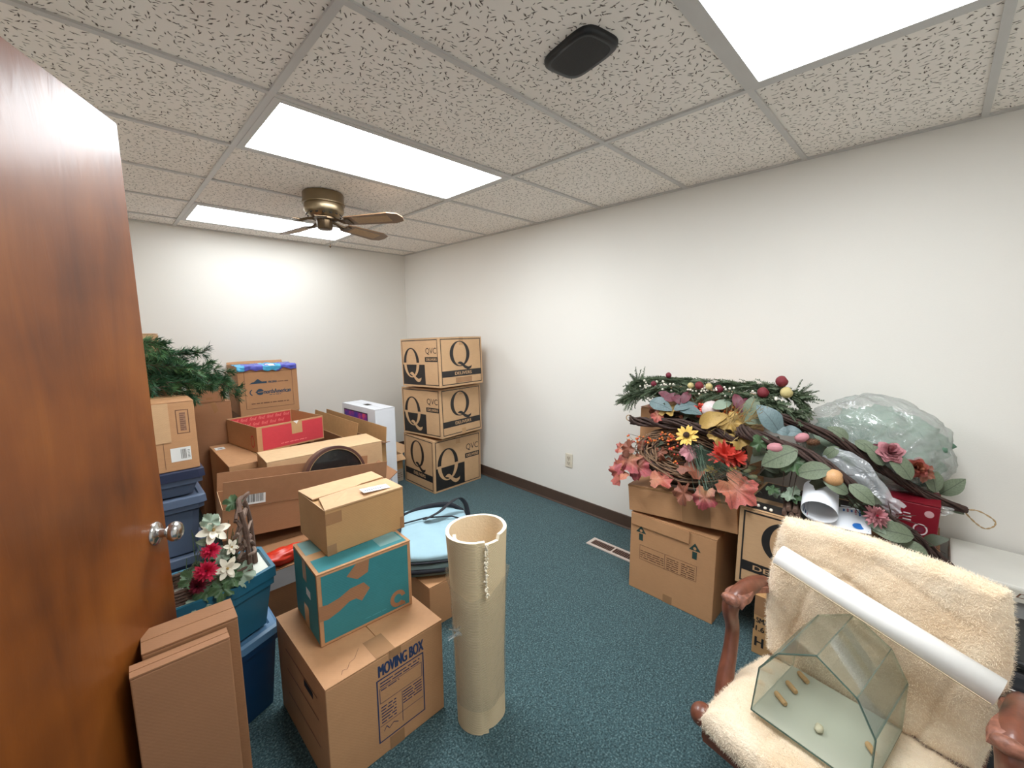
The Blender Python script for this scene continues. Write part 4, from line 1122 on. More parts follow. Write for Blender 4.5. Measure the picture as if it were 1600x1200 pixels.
# ------------------------------------------------------------------ carved chair with fleece cover
CH = E('carved_armchair', 'low carved mahogany armchair on white casters, draped with sheepskin', 'chair', (-1.10, -4.185, 0), (0, 0, R(-99.8)))
CX = .255
bm = bmesh.new()
bx(bm, (-.005, -.385, .235), (.515, -.345, .305)); bx(bm, (-.02, -.36, .235), (.02, .08, .30)); bx(bm, (.49, -.36, .235), (.53, .08, .30)); bx(bm, (0, .05, .235), (.51, .09, .30))
bmesh.ops.recalc_face_normals(bm, faces=bm.faces); bmesh.ops.bevel(bm, geom=bm.edges[:], offset=.008, segments=2, affect='EDGES')
for sx in (-.012, .522):
    ico(bm, (sx, -.368, .31), .034, 3, (1, 1, .95))
mk('seat_frame', bm, MAHOG, CH, smooth=40)
for s in (-1, 1):
    X = lambda d: CX + s*(.295+d)
    bm = bmesh.new()
    pth = cr([(X(-.025), -.235, .265), (X(-.01), -.205, .33), (X(.0), -.165, .41), (X(.005), -.150, .48), (X(.005), -.172, .545), (X(.003), -.172, .580), (X(0), -.135, .600), (X(0), -.06, .602), (X(0), .04, .575), (X(-.01), .13, .52), (X(-.02), .17, .47)])
    tube(bm, pth, rr([.030, .026, .022, .021, .024, .027, .027, .028, .026, .022, .022]), 14, ell=.9)
    a = mk('armrest', bm, MAHOG, CH, smooth=50)
    bm = bmesh.new()
    g_ = []
    for t in range(15):
        u = t/14; y = -.175+u*.21; z = .612-.04*max(0, u-.45)**1.2*1.6 + (-.012 if t == 0 else 0); hw = .033*(1-.15*u)+.006*math.sin(u*9)
        g_.append([bm.verts.new((X(dx*hw), y, z+dz)) for dx, dz in ((-1, -.022), (-.9, -.004), (0, .006), (.9, -.004), (1, -.022))])
    for A_, B_ in zip(g_, g_[1:]):
        for k in range(4): bm.faces.new((A_[k], B_[k], B_[k+1], A_[k+1]))
    bm.faces.new(g_[0]); ico(bm, (X(.0), -.185, .602), .021, 2, (1.5, .9, .9))
    ct = mk('carved_top', bm, M('worn_carved_mahogany', (136, 88, 70), .45, var=.5, scale=60, bump=.7, bscale=70), a, smooth=60)
    bm = bmesh.new(); tube(bm, cr([(CX+s*.235, .085, .25), (CX+s*.24, .10, .45), (CX+s*.235, .11, .62), (CX+s*.21, .112, .73)]), .02, 12); mk('back_post', bm, MAHOG, CH, smooth=50)
    bm = bmesh.new(); tube(bm, cr([(CX+s*.225, -.16, .085), (CX+s*.23, -.02, .12), (CX+s*.225, .14, .085)]), .026, 10); tube(bm, [(CX+s*.23, -.02, .12), (CX+s*.24, -.02, .245)], .03, 10)
    mk('base_runner', bm, MAHOG, CH, smooth=50)
    for y in (-.125, .125):
        lg = bmesh.new(); tube(lg, cr([(CX+s*.225, y*1.1, .10), (CX+s*.245, y*1.15, .07), (CX+s*.262, y*1.1, .046)]), [.026]*7+[.024]*3+[.018]*3, 10)
        l_ = mk('leg', lg, MAHOG, CH, smooth=50)
        bm = bmesh.new(); lathe(bm, [(0, -.011), (.019, -.011), (.0225, -.007), (.0225, .007), (.019, .011), (0, .011)], 24, mtx=Matrix.Translation((CX+s*.275, y*1.1, .0228)) @ Matrix.Rotation(R(60), 4, 'Z') @ Matrix.Rotation(R(90), 4, 'Y'))
        mk('caster', bm, WHITEV, l_, smooth=40, label='white caster wheel')
bm = bmesh.new(); tube(bm, cr([(.05, .11, .735), (.12, .115, .77), (CX, .12, .78), (.39, .115, .77), (.46, .11, .735)]), .018, 12); mk('crest_rail', bm, MAHOG, CH, smooth=50)

FL = E('sheepskin_cover', 'cream sheepskin cover over the seat and back of the armchair', 'sheepskin', (-1.10, -4.185, 0), (0, 0, R(-99.8)))
def fleece(name, w, d, t, mtx, k, seed, creases):
    bm = padbox(w, d, t, 60, k, .49)
    bmesh.ops.recalc_face_normals(bm, faces=bm.faces); bm.normal_update()
    for v in bm.verts:
        c = v.co; q = Vector((c.x*11, c.y*11, c.z*11+seed))
        h = .006*noise.noise(q*.8)+.0016*noise.noise(q*3)+.0012*noise.noise(q*8)+.0012*noise.noise(q*19)
        for (x0, y0, x1, y1, dp) in creases:
            dx, dy = x1-x0, y1-y0; L2 = dx*dx+dy*dy
            wx, wy = c.x+.012*noise.noise((c.x*14, c.y*14, seed+3)), c.y+.012*noise.noise((c.x*14, c.y*14, seed+7))
            u = max(0, min(1, ((wx-x0)*dx+(wy-y0)*dy)/L2)); ds = math.hypot(wx-x0-u*dx, wy-y0-u*dy)
            if c.z > -t*.2: h -= dp*math.exp(-(ds/.008)**2)
        v.co = c + v.normal*h
    for v in bm.verts: v.co = mtx @ v.co
    o = mk(name, bm, FLEECE, FL, smooth=True)
    return o
sf = fleece('seat_fleece', .545, .43, .10, Matrix.Translation((CX, -.195, .312)), .22, 1, [(-.1, -.21, -.06, .1, .006), (.05, .0, .25, -.05, .006), (.2, -.2, .15, .2, .005)])
bf = fleece('back_fleece', .545, .515, .075, Matrix.Translation((CX, .042, .598)) @ Matrix.Rotation(R(84), 4, 'X'), .30, 5, [(-.05, .12, .19, -.02, .010), (-.2, -.2, -.14, .08, .009), (-.14, .08, -.05, .12, .008), (.13, -.26, .19, -.02, .009), (.19, -.02, .27, -.03, .007), (-.25, .13, -.05, .13, .005), (.0, .2, .2, .12, .004)])

FUZZ = M('fleece_fuzz', (250, 236, 214), .9, var=.03, spec=.1)
for o, cnt in ((sf, 30000), (bf, 34000)):
    o.data.materials.append(FUZZ)
    ps = o.modifiers.new('fur', 'PARTICLE_SYSTEM').particle_system.settings
    ps.type = 'HAIR'; ps.count = cnt; ps.hair_length = .0035; ps.hair_step = 3; ps.use_advanced_hair = True
    ps.normal_factor = .0013; ps.factor_random = .0012; ps.brownian_factor = .001
    ps.display_step = 2; ps.render_step = 2
    ps.root_radius = .6; ps.tip_radius = .2; ps.radius_scale = .0011
    ps.material = 2

# white vinyl roll resting across the chair
VR = E('vinyl_roll', 'white rolled vinyl sheet lying diagonally across the sheepskin chair', 'roll', (-1.10, -4.185, 0), (0, 0, R(-99.8)))
A0, A1 = Vector((.040, -.058, .752)), Vector((.520, -.070, .642))
ax = (A1-A0); mt = frame_mtx(ax); mt.translation = A0
bm = bmesh.new(); n = 40; L_ = ax.length; prev = None
for i in range(n*2+1):
    t = R(200)+2*math.pi*i/n; rr_ = .0335-.0016*i/n
    a = bm.verts.new(mt @ Vector((rr_*math.cos(t), 0, rr_*math.sin(t)))); b = bm.verts.new(mt @ Vector((rr_*math.cos(t), L_, rr_*math.sin(t))))
    if prev: f = bm.faces.new((prev[0], a, b, prev[1])); f.smooth = True
    prev = (a, b)
o = mk('sheet', bm, WHITEV, VR, recalc=False)
so = o.modifiers.new('thick', 'SOLIDIFY'); so.thickness = .0012
bm = bmesh.new(); 
t0 = R(-36)
pts = [(math.cos(t0+d)*(.0345+e), math.sin(t0+d)*(.0345+e)) for d, e in ((-.35, 0), (-.1, .0005), (.12, .002))]
pv = None
for x, z in pts:
    a = bm.verts.new(mt @ Vector((x, .003, z))); b = bm.verts.new(mt @ Vector((x, L_-.003, z)))
    if pv: bm.faces.new((pv[0], a, b, pv[1]))
    pv = (a, b)
o = mk('loose_edge', bm, CREAMV, VR, recalc=False); so = o.modifiers.new('thick', 'SOLIDIFY'); so.thickness = .0015

# glass terrarium
TG = E('glass_terrarium', 'clear glass terrarium with faceted top lying on the sheepskin seat', 'terrarium', (-1.10, -4.185, 0), (0, 0, R(-99.8)))
prof = [(.095, .378), (.107, .523), (.15, .597), (.236, .652), (.325, .60), (.366, .523), (.366, .378)]
yf, yb = -.302, -.03
def pane(a, b, m, name='glass_panel'):
    (x0, z0), (x1, z1) = a, b; d = Vector((x1-x0, 0, z1-z0)); nn = Vector((d.z, 0, -d.x)).normalized()*.0035
    bm = bmesh.new()
    P_ = [Vector((x0, y, z0)) for y in (yf, yb)]; Q_ = [Vector((x1, y, z1)) for y in (yf, yb)]
    v = [bm.verts.new(c) for c in (P_[0], Q_[0], Q_[1], P_[1], P_[0]+nn, Q_[0]+nn, Q_[1]+nn, P_[1]+nn)]
    for idx, mi in (((0, 1, 2, 3), 0), ((7, 6, 5, 4), 0), ((0, 4, 5, 1), 1), ((2, 6, 7, 3), 1), ((1, 5, 6, 2), 1), ((3, 7, 4, 0), 1)):
        f = bm.faces.new([v[i] for i in idx]); f.material_index = mi
    mk(name, bm, [m, GLASSP], TG, recalc=False)
pane(prof[-1], prof[0], GLASSB, 'glass_base')
for a, b in zip(prof, prof[1:]): pane(a, b, GLASS)
bm = bmesh.new(); bm.faces.new([bm.verts.new((x, yb, z)) for x, z in prof]); mk('back_pane', bm, GLASS, TG)
bm = bmesh.new(); tube(bm, [(x, yf, z) for x, z in prof]+[(prof[0][0], yf, prof[0][1])], .0016, 6); mk('front_edge', bm, GLASSE, TG)
CHM = Matrix.Translation((-1.10, -4.185, 0)) @ Matrix.Rotation(R(-99.8), 4, 'Z')
def wood_peg(label, a, b, r_=.0075):
    a = CHM @ Vector(a); b = CHM @ Vector(b)
    bm = bmesh.new(); tube(bm, [a-a, (b-a)*.12, (b-a)*.88, b-a], [r_*.8, r_, r_, r_*.85], 12)
    o = mk('wooden_peg', bm, PEG, None, smooth=50); o.location = a; tag(o, label, 'peg', 'wooden pegs inside the terrarium')
wood_peg('small wooden peg in the terrarium, at the back left corner', (.123, -.055, .390), (.155, -.075, .390))
wood_peg('small wooden peg in the terrarium, middle of the three at left', (.118, -.125, .390), (.150, -.145, .390))
wood_peg('small wooden peg in the terrarium, nearest its front left corner', (.115, -.195, .390), (.150, -.215, .390))
wood_peg('small wooden peg in the terrarium by its right side', (.325, -.165, .390), (.345, -.185, .390))
bm = bmesh.new(); ico(bm, (0, 0, .008), .013, 2, (1.3, .8, .6))
for v in bm.verts: v.co += v.co.normalized()*.003*noise.noise(v.co*150)
o = mk('pebble', bm, SHELL, None, smooth=True); o.location = CHM @ Vector((.235, -.22, .382)); tag(o, 'pale pebble lying on the terrarium base', 'pebble')

# ------------------------------------------------------------------ rolled flyer
FY = E('rolled_flyer', 'curled white flyer with blue and pink print on the delivery carton', 'flyer', (-.60, -4.235, .672), (0, R(-20), 0))
bm = bmesh.new(); sec = [(-.165, .012), (-.13, .006), (-.10, .0035), (-.06, .002), (-.02, .001)]
for k in range(1, 40): t = R(-90)+2*math.pi*1.12*k/39; sec.append((-.0+.066*math.cos(t)*(1-.10*k/39), .056+.055*math.sin(t)*(1-.10*k/39)))
uvs = []; acc = 0; P_ = None; nL = 10; grid = []
for (y, z) in sec:
    if P_: acc += math.hypot(y-P_[0], z-P_[1])
    P_ = (y, z); grid.append([bm.verts.new((.0+.15*j/nL, y+.02*j/nL, z+.004*math.sin(j*.4))) for j in range(nL+1)]); uvs.append(acc)
for i in range(len(sec)-1):
    for j in range(nL):
        f = bm.faces.new((grid[i][j], grid[i+1][j], grid[i+1][j+1], grid[i][j+1])); f.smooth = True
o = mk('sheet', bm, PAPER, FY, recalc=False); so = o.modifiers.new('thick', 'SOLIDIFY'); so.thickness = .0008; so.offset = 0
bm = bmesh.new()
def fq(x0, x1, y0, y1, mi, z=.0):
    def zz(y): return .012+(.0035-.012)*(y+.165)/.065+.0014+z if y < -.10 else .0035-(.0035-.001)*(y+.10)/.08+.0014+z
    q = [bm.verts.new((x, y+.02*x/.15, zz(y))) for x, y in ((x0, y0), (x1, y0), (x1, y1), (x0, y1))]; f = bm.faces.new(q); f.material_index = mi
rnd = random.Random(2)
for k in range(6):
    y0 = -.148+k*.013; x = .06
    while x < .125: 
        l_ = rnd.uniform(.01, .03); fq(x, min(.13, x+l_), y0, y0+.006, k % 2); x += l_+.004
vs = [bm.verts.new((.03+.017*math.cos(t*.26), -.128+.020*math.sin(t*.26)+.004, .0108)) for t in range(24)]; f = bm.faces.new(vs); f.material_index = 2
fq(.01, .14, -.158, -.156, 3)
mk('print', bm, [PINKI, BLUEI, BLUEI, DBLUEI], FY)
bm = bmesh.new()
for k in range(9):
    for s in range(2):
        t = R(-118)+k*R(11); r1 = .0535
        q = []
        for tt, x in ((t, .012+.06*s), (t+R(6), .012+.06*s), (t+R(6), .06+.06*s), (t, .06+.06*s)): q.append(bm.verts.new((x, .062*math.cos(tt)+.02*x/.15, .056+.0525*math.sin(tt))))
        f = bm.faces.new(q); f.material_index = (0, 1, 3)[(k+s) % 3]
mk('inner_print', bm, [PINKI, DBLUEI, BLUEI, DBLUEI], FY)

# ------------------------------------------------------------------ foliage helpers
def leaf_me(name, m, kind='ovate', fold=.18, curl=.15, seed=0):
    """unit leaf along +y, base at origin, length 1"""
    bm = bmesh.new(); rnd = random.Random(seed)
    if kind == 'ovate':
        n = 10; L_ = []; C_ = []; R_ = []
        for i in range(n+1):
            u = i/n; wd = .27*math.sin(math.pi*u**.85)**.8 if 0 < u < 1 else .0
            z = curl*(math.sin(u*math.pi*.9))-curl*.5*u
            w2 = wd*(1+.05*rnd.uniform(-1, 1))
            L_.append(bm.verts.new((-w2, u, z+fold*wd))); C_.append(bm.verts.new((0, u, z))); R_.append(bm.verts.new((w2, u, z+fold*wd)))
        for i in range(n):
            bm.faces.new((L_[i], C_[i], C_[i+1], L_[i+1])); bm.faces.new((C_[i], R_[i], R_[i+1], C_[i+1]))
        bmesh.ops.remove_doubles(bm, verts=bm.verts, dist=.0005)
    elif kind == 'lobed':
        ctr = bm.verts.new((0, .42, 0)); ol = []; n = 50
        for k in range(n):
            t = 2*math.pi*k/n
            r_ = .40+.055*math.cos(5*(t-math.pi/2))+.028*math.cos(19*t)+.02*rnd.uniform(-1, 1)
            if abs(((t-1.5*math.pi+math.pi) % (2*math.pi))-math.pi) < .25: r_ *= .72
            x, y = r_*1.15*math.cos(t), .42+r_*1.2*math.sin(t)
            ol.append((x, y))
        mid = [bm.verts.new((x*.55, .42+(y-.42)*.55, .05*math.cos(5*2*math.pi*k/n)+curl*.3)) for k, (x, y) in enumerate(ol)]
        out = [bm.verts.new((x, y, .10*math.cos(5*2*math.pi*k/n+.5)-curl*x*x*2+fold*abs(x)+.03*rnd.uniform(-1, 1))) for k, (x, y) in enumerate(ol)]
        for k in range(n):
            k2 = (k+1) % n; bm.faces.new((ctr, mid[k], mid[k2])); bm.faces.new((mid[k], out[k], out[k2], mid[k2]))
    me = bpy.data.meshes.new(name); bm.to_mesh(me); bm.free(); me.materials.append(m)
    for p in me.polygons: p.use_smooth = True
    return me
def put(parent, name, me, base, tip=None, nrm=(-.75, -.25, .6), sx=1.0, rot=0.0, size=None):
    """a part placed at base, its +y pointing to tip; parent has no rotation"""
    b = Vector(base); o = bpy.data.objects.new(name, me); COL.objects.link(o); o.parent = parent
    d = (Vector(tip)-b) if tip is not None else Vector((0, 0, 1))
    s = size or d.length
    m = frame_mtx(d, nrm) @ Matrix.Rotation(rot, 4, 'Y') @ Matrix.Diagonal((s*sx, s, s, 1))
    m.translation = b - parent.location
    o.matrix_local = m
    return o
def petal_ring(bm, n, r0, r1, wd, lift, z0=0, mi=0, jit=.15, rnd=None):
    rnd = rnd or random.Random(1)
    for k in range(n):
        t = 2*math.pi*k/n+rnd.uniform(-jit, jit); l_ = r1*(1+rnd.uniform(-jit, jit)*.6); up = lift*(1+rnd.uniform(-jit, jit))
        e = Vector((math.cos(t), math.sin(t), 0)); s = Vector((-math.sin(t), math.cos(t), 0))
        prevv = None
        for i in range(5):
            u = i/4; w_ = wd*math.sin(math.pi*(.12+.80*u))**.7*(1 if i < 4 else .45); c = e*(r0+(l_-r0)*u)+Vector((0, 0, z0+up*u-.25*l_*u*u*.4))
            a, m_, b = (bm.verts.new(c-s*w_+Vector((0, 0, w_*.25))), bm.verts.new(c), bm.verts.new(c+s*w_+Vector((0, 0, w_*.25))))
            if prevv:
                for q in ((prevv[0], prevv[1], m_, a), (prevv[1], prevv[2], b, m_)):
                    f = bm.faces.new(q); f.material_index = mi; f.smooth = True
            prevv = (a, m_, b)
def flower_me(name, kind, mats, seed=1):
    bm = bmesh.new(); rnd = random.Random(seed)
    if kind == 'daisy':
        petal_ring(bm, 12, .15, 1, .17, .30, rnd=rnd); petal_ring(bm, 8, .15, .85, .15, .36, .03, rnd=rnd); ico(bm, (0, 0, .30), .30, 2, (1, 1, .7), 1)
    elif kind == 'mum':
        for k in range(6): petal_ring(bm, 15-k*2, .05, 1-.13*k, .13, .12+.17*k, .05*k, rnd=rnd)
        ico(bm, (0, 0, .3), .16, 1, (1, 1, .6), 1)
    elif kind == 'magnolia':
        petal_ring(bm, 6, .05, 1, .26, .15, rnd=rnd, jit=.08); petal_ring(bm, 3, .03, .6, .22, .4, .05, rnd=rnd); ico(bm, (0, 0, .15), .11, 2, (1, 1, 1.5), 1)
    elif kind == 'rose':
        for k in range(6): petal_ring(bm, 6, .03, 1-.15*k, .42-.05*k, .25+.20*k, .02*k, rnd=rnd)
    elif kind == 'spiky':
        for k in range(4): petal_ring(bm, 9, .05, 1-.15*k, .12, .1+.3*k, .04*k, rnd=rnd, jit=.35)
    me = bpy.data.meshes.new(name); bm.to_mesh(me); bm.free()
    for m in mats: me.materials.append(m)
    return me
def put_flower(parent, name, me, loc, size, nrm=(-.75, -.3, .55), rot=0):
    o = bpy.data.objects.new(name, me); COL.objects.link(o); o.parent = parent
    z = Vector(nrm).normalized(); x = z.orthogonal().normalized(); y = z.cross(x)
    m = Matrix((x, y, z)).transposed().to_4x4() @ Matrix.Rotation(rot, 4, 'Z') @ Matrix.Scale(size, 4)
    m.translation = Vector(loc)-parent.location; o.matrix_local = m
    return o
def ball_me(name, m, sub=2, seed=0, sc=(1, 1, 1), dent=True):
    bm = bmesh.new(); ico(bm, (0, 0, 0), 1, sub, sc)
    if dent:
        for v in bm.verts:
            r_ = math.hypot(v.co.x, v.co.y)
            if v.co.z > .5: v.co.z -= .28*math.exp(-(r_/.3)**2)
    me = bpy.data.meshes.new(name); bm.to_mesh(me); bm.free(); me.materials.append(m)
    for p in me.polygons: p.use_smooth = True
    return me
def put_ball(parent, name, me, loc, s, rot=(0, 0, 0)):
    o = bpy.data.objects.new(name, me); COL.objects.link(o); o.parent = parent
    o.location = Vector(loc)-parent.location; o.scale = (s, s, s) if not isinstance(s, tuple) else s; o.rotation_euler = rot
    return o
def vine_rope(bm, path, R0, n=9, tw=3.0, rs=.006, seed=0, taper=(1, 1), mi=0):
    """strands twisted round each other along a path"""
    rnd = random.Random(seed); P = [Vector(p) for p in path]; N = len(P)
    fr = []; prev = None
    for i, p in enumerate(P):
        t = (P[min(i+1, N-1)]-P[max(i-1, 0)]).normalized()
        u = t.orthogonal().normalized() if prev is None else (prev-t*prev.dot(t)).normalized()
        prev = u; fr.append((u, t.cross(u)))
    for k in range(n):
        ph = rnd.uniform(0, 6.28); rad = R0*math.sqrt(rnd.uniform(.1, 1)); tt = tw*rnd.uniform(.6, 1.3); a0 = rnd.uniform(0, .08) if rnd.random() < .3 else 0
        pts = []; rr2 = []
        for i in range(N):
            s = i/(N-1); tp = taper[0]+(taper[1]-taper[0])*s; a = ph+tt*s*6.28/2
            q = P[i]+(fr[i][0]*math.cos(a)+fr[i][1]*math.sin(a))*rad*tp
            q += Vector((noise.noise((s*6, k, seed)), noise.noise((s*6, k+30, seed)), noise.noise((s*6, k+60, seed))))*R0*.35
            pts.append(q); rr2.append(rs*tp*rnd.uniform(.8, 1.2))
        tube(bm, pts, rr2, 5, mi)
def veins(mat, kind, vein=.55, tint=None):
    """leaf pigment in the leaf's own coordinates: midrib, side veins and a differently coloured heart"""
    n, l = mat.node_tree.nodes, mat.node_tree.links; p = n['Principled BSDF']
    src = p.inputs['Base Color'].links[0].from_socket
    tc = n.new('ShaderNodeTexCoord'); sx = n.new('ShaderNodeSeparateXYZ'); l.new(tc.outputs['Object'], sx.inputs[0])
    def mth(op, a, b=None, c=None):
        q = n.new('ShaderNodeMath'); q.operation = op
        for i, v in enumerate((a, b, c)):
            if v is None: continue
            if isinstance(v, (int, float)): q.inputs[i].default_value = v
            else: l.new(v, q.inputs[i])
        return q.outputs[0]
    ax = mth('ABSOLUTE', sx.outputs[0])
    if kind == 'ovate':
        mid = mth('LESS_THAN', ax, .013)
        ph = mth('MULTIPLY', mth('SUBTRACT', sx.outputs[1], mth('MULTIPLY', ax, .9)), 52.0)
        side = mth('GREATER_THAN', mth('SINE', ph), .93)
        k = mth('MAXIMUM', mid, mth('MULTIPLY', side, .45)); heart = None
    else:
        yy = mth('SUBTRACT', sx.outputs[1], .08)
        ang = mth('ARCTAN2', sx.outputs[0], yy)
        k = mth('MULTIPLY', mth('GREATER_THAN', mth('COSINE', mth('MULTIPLY', ang, 9.0)), .95), .8)
        heart = mth('SUBTRACT', 1.0, mth('MULTIPLY', mth('SQRT', mth('ADD', mth('MULTIPLY', ax, ax), mth('MULTIPLY', yy, yy))), 1.7))
    if tint and heart is not None:
        m0 = n.new('ShaderNodeMix'); m0.data_type = 'RGBA'; m0.clamp_factor = True
        l.new(mth('MULTIPLY', heart, .8), m0.inputs[0]); l.new(src, m0.inputs[6]); m0.inputs[7].default_value = (*lin(tint), 1); src = m0.outputs[2]
    m1 = n.new('ShaderNodeMix'); m1.data_type = 'RGBA'; m1.blend_type = 'MULTIPLY'
    l.new(k, m1.inputs[0]); l.new(src, m1.inputs[6]); m1.inputs[7].default_value = (vein, vein, vein, 1); l.new(m1.outputs[2], p.inputs['Base Color'])
for m_ in (SAGE, AQUA, PLUM): veins(m_, 'ovate')
veins(ROSEL, 'lobed', 1.35, (176, 140, 96)); veins(CORAL, 'lobed', .6, (186, 130, 92)); veins(RUST, 'lobed', .6); veins(IVYG, 'lobed', 1.3); veins(PINKP, 'lobed', .75)
LF_SAGE = leaf_me('sage_leaf_mesh', SAGE, seed=1); LF_AQUA = leaf_me('aqua_leaf_mesh', AQUA, seed=2); LF_PALE = leaf_me('pale_leaf_mesh', PALEG, seed=3)
LF_DARK = leaf_me('dark_leaf_mesh', M('dark_olive_leaf', (66, 72, 54), .6, var=.25, scale=30), seed=21); LF_ROSE = leaf_me('rose_leaf_mesh', ROSEL, 'lobed', .1, .2, 4); LF_CORAL = leaf_me('coral_leaf_mesh', CORAL, 'lobed', .25, .1, 5); LF_RUST = leaf_me('rust_leaf_mesh', RUST, 'lobed', .4, .2, 6)
LF_OCH = leaf_me('ochre_leaf_mesh', OCH, 'lobed', .2, .15, 7); LF_PLUM = leaf_me('plum_leaf_mesh', PLUM, seed=8); LF_OCHO = leaf_me('ochre_ovate_leaf_mesh', OCH, fold=.5, curl=.3, seed=9); LF_IVY = leaf_me('ivy_leaf_mesh', IVYG, 'lobed', .15, .1, 10); LF_PIVY = leaf_me('pale_ivy_leaf_mesh', PALEG, 'lobed', .15, .1, 11)
FRONT = (-.75, -.35, .55)

# ------------------------------------------------------------------ grapevine wreath on the tilted carton
GW = E('grapevine_wreath', 'grapevine wreath with autumn leaves, berries and red flower on the tilted carton', 'wreath', (-.50, -3.64, .64))
bm = bmesh.new(); rnd = random.Random(11); loc0 = GW.location
for k in range(58):
    a = rnd.uniform(.66, 1.08); b = rnd.uniform(.5, 1.12); ph = rnd.uniform(0, 6.28); dz = rnd.uniform(-.035, .05); dx = rnd.uniform(-.035, .045); pts = []
    for i in range(44):
        t = 2*math.pi*i/44+ph
        p_ = Vector((-.505+dx, -3.645, .785+dz)) + Vector((0, -math.cos(t)*.262*a, 0)) + Vector((.085, 0, .105))*math.sin(t)*b
        p_ += Vector((noise.noise((t*1.3, k, 1)), noise.noise((t*1.3, k, 5)), noise.noise((t*1.3, k, 9))))*.03
        p_.z = max(p_.z, .655); pts.append(p_-loc0)
    tube(bm, pts, rnd.uniform(.0025, .0048), 5, closed=True, mi=0 if k % 3 else 1)
for k in range(40):
    t = rnd.uniform(0, 6.28); c = Vector((-.505, -3.645-math.cos(t)*.27, .785))+Vector((.085, 0, .105))*math.sin(t)
    d = Vector((rnd.uniform(-.5, .2), -math.cos(t)*rnd.uniform(0, 1.2)+rnd.uniform(-.4, .4), rnd.uniform(-.2, .6))).normalized()*rnd.uniform(.05, .13)
    q = c-d*.3; q.z = max(q.z, .66)
    tube(bm, [q-loc0, c+d*.4+Vector((0, 0, .008))-loc0, c+d-loc0], [.002, .0016, .0008], 4, mi=rnd.choice((0, 1)))
mk('vine_ring', bm, [VINEL, VINE], GW, smooth=True)
def lf(parent, me, c, size, ang, nrm=FRONT, rot=0, name='leaf', out=.03):
    """leaf centred near c; ang turns it in its own plane (90 = upwards)"""
    z = Vector(nrm).normalized(); rgt = Vector((.15, -1, 0)); rgt = (rgt-z*rgt.dot(z)).normalized(); up = z.cross(rgt)*1
    if up.z < 0: up = -up
    d = rgt*math.cos(R(ang))+up*math.sin(R(ang)); c = Vector(c)+z*out
    return put(parent, name, me, c-d*size*.45, c+d*size*.55, nrm, rot=rot)
lf(GW, LF_ROSE, (-.60, -3.36, .71), .17, 240, (-.6, .2, .7)); lf(GW, LF_CORAL, (-.62, -3.33, .67), .155, 200, (-.8, .4, .2)); lf(GW, LF_ROSE, (-.58, -3.42, .70), .15, 330, (-.8, .0, .5))
lf(GW, LF_CORAL, (-.615, -3.57, .665), .13, 20, (-.5, 0, .9)); lf(GW, LF_RUST, (-.625, -3.70, .65), .115, 275, (-.9, .3, .2)); lf(GW, LF_ROSE, (-.63, -3.785, .655), .115, 265, (-.9, -.2, .25))
lf(GW, LF_CORAL, (-.60, -3.92, .71), .175, 330, (-.7, -.3, .6)); lf(GW, LF_RUST, (-.57, -3.72, .735), .16, 350, (-.3, 0, 1))
lf(GW, leaf_me('pink_disc_leaf', PINKP, 'lobed', .1, .2, 12), (-.53, -3.66, .825), .10, 270, FRONT, out=.04); lf(GW, LF_RUST, (-.56, -3.35, .80), .10, 120, (-.8, .3, .3)); lf(GW, LF_CORAL, (-.60, -3.32, .80), .07, 170, (-.8, .5, .3))
rnd = random.Random(71)
for k in range(18):
    c = Vector((-.50+rnd.uniform(-.03, .03), -3.40-.52*rnd.random(), .76+rnd.uniform(-.06, .09))); d = Vector((rnd.uniform(-.4, .1), rnd.uniform(-1, 1), rnd.uniform(-.3, .6))).normalized()*rnd.uniform(.05, .085)
    put(GW, 'leaf', (LF_DARK, LF_RUST, LF_DARK)[k % 3], c, c+d, (-.7, rnd.uniform(-.5, .5), rnd.uniform(.2, .9)))
put_flower(GW, 'red_flower', flower_me('spiky_red_flower', 'spiky', [SALM, BRN], 3), (-.535, -3.83, .86), .075, FRONT)
put_flower(GW, 'red_flower', flower_me('spiky_red_flower', 'spiky', [SALM, BRN], 4), (-.53, -3.875, .85), .06, (-.6, -.7, .5))
put_flower(GW, 'yellow_flower', flower_me('yellow_daisy', 'daisy', [YEL, BRN], 3), (-.55, -3.650, .925), .056, (-.8, -.1, .55))
put_flower(GW, 'small_yellow_flower', flower_me('small_yellow', 'magnolia', [YEL, OCH], 4), (-.565, -3.78, .775), .034, FRONT)
put_flower(GW, 'small_yellow_flower', flower_me('small_yellow', 'magnolia', [YEL, OCH], 5), (-.555, -3.88, .80), .03, FRONT)
BO = ball_me('orange_berry_mesh', ORB, 1, dent=False); BR_ = ball_me('red_berry_mesh', REDB, 1, dent=False)
rnd = random.Random(21)
for k in range(62):
    u = rnd.random()
    if k < 42: c = Vector((-.52, -3.315, .835)).lerp(Vector((-.495, -3.62, .91)), u)
    else: c = Vector((-.515, -3.57, .90)).lerp(Vector((-.565, -3.60, .765)), u)
    c += Vector((rnd.uniform(-.03, .0), rnd.uniform(-.03, .03), rnd.uniform(-.025, .025)))
    put_ball(GW, 'berry', BO if rnd.random() < .62 else BR_, c, rnd.uniform(.005, .0085))
bm = bmesh.new(); rnd = random.Random(44)
for k in range(260):
    u = rnd.uniform(-1, 1); v_ = rnd.uniform(-1, 1)
    if u*u+v_*v_ > 1: continue
    c = Vector((-.47, -3.66-.22*u, .785+.095*v_)); d = Vector((rnd.uniform(-.5, .1), rnd.uniform(-1, 1), rnd.uniform(-.5, .6))).normalized()*rnd.uniform(.03, .08)
    q = c-d; q.z = max(q.z, .66); e = c+d; e.z = max(e.z, .66)
    tube(bm, [q-loc0, c+Vector((-.008, 0, .006))-loc0, e-loc0], [.0016, .0022, .0008], 4, mi=rnd.choice((0, 1, 1)))
mk('twig_filling', bm, [VINEL, VINE], GW, smooth=True, kind='stuff')
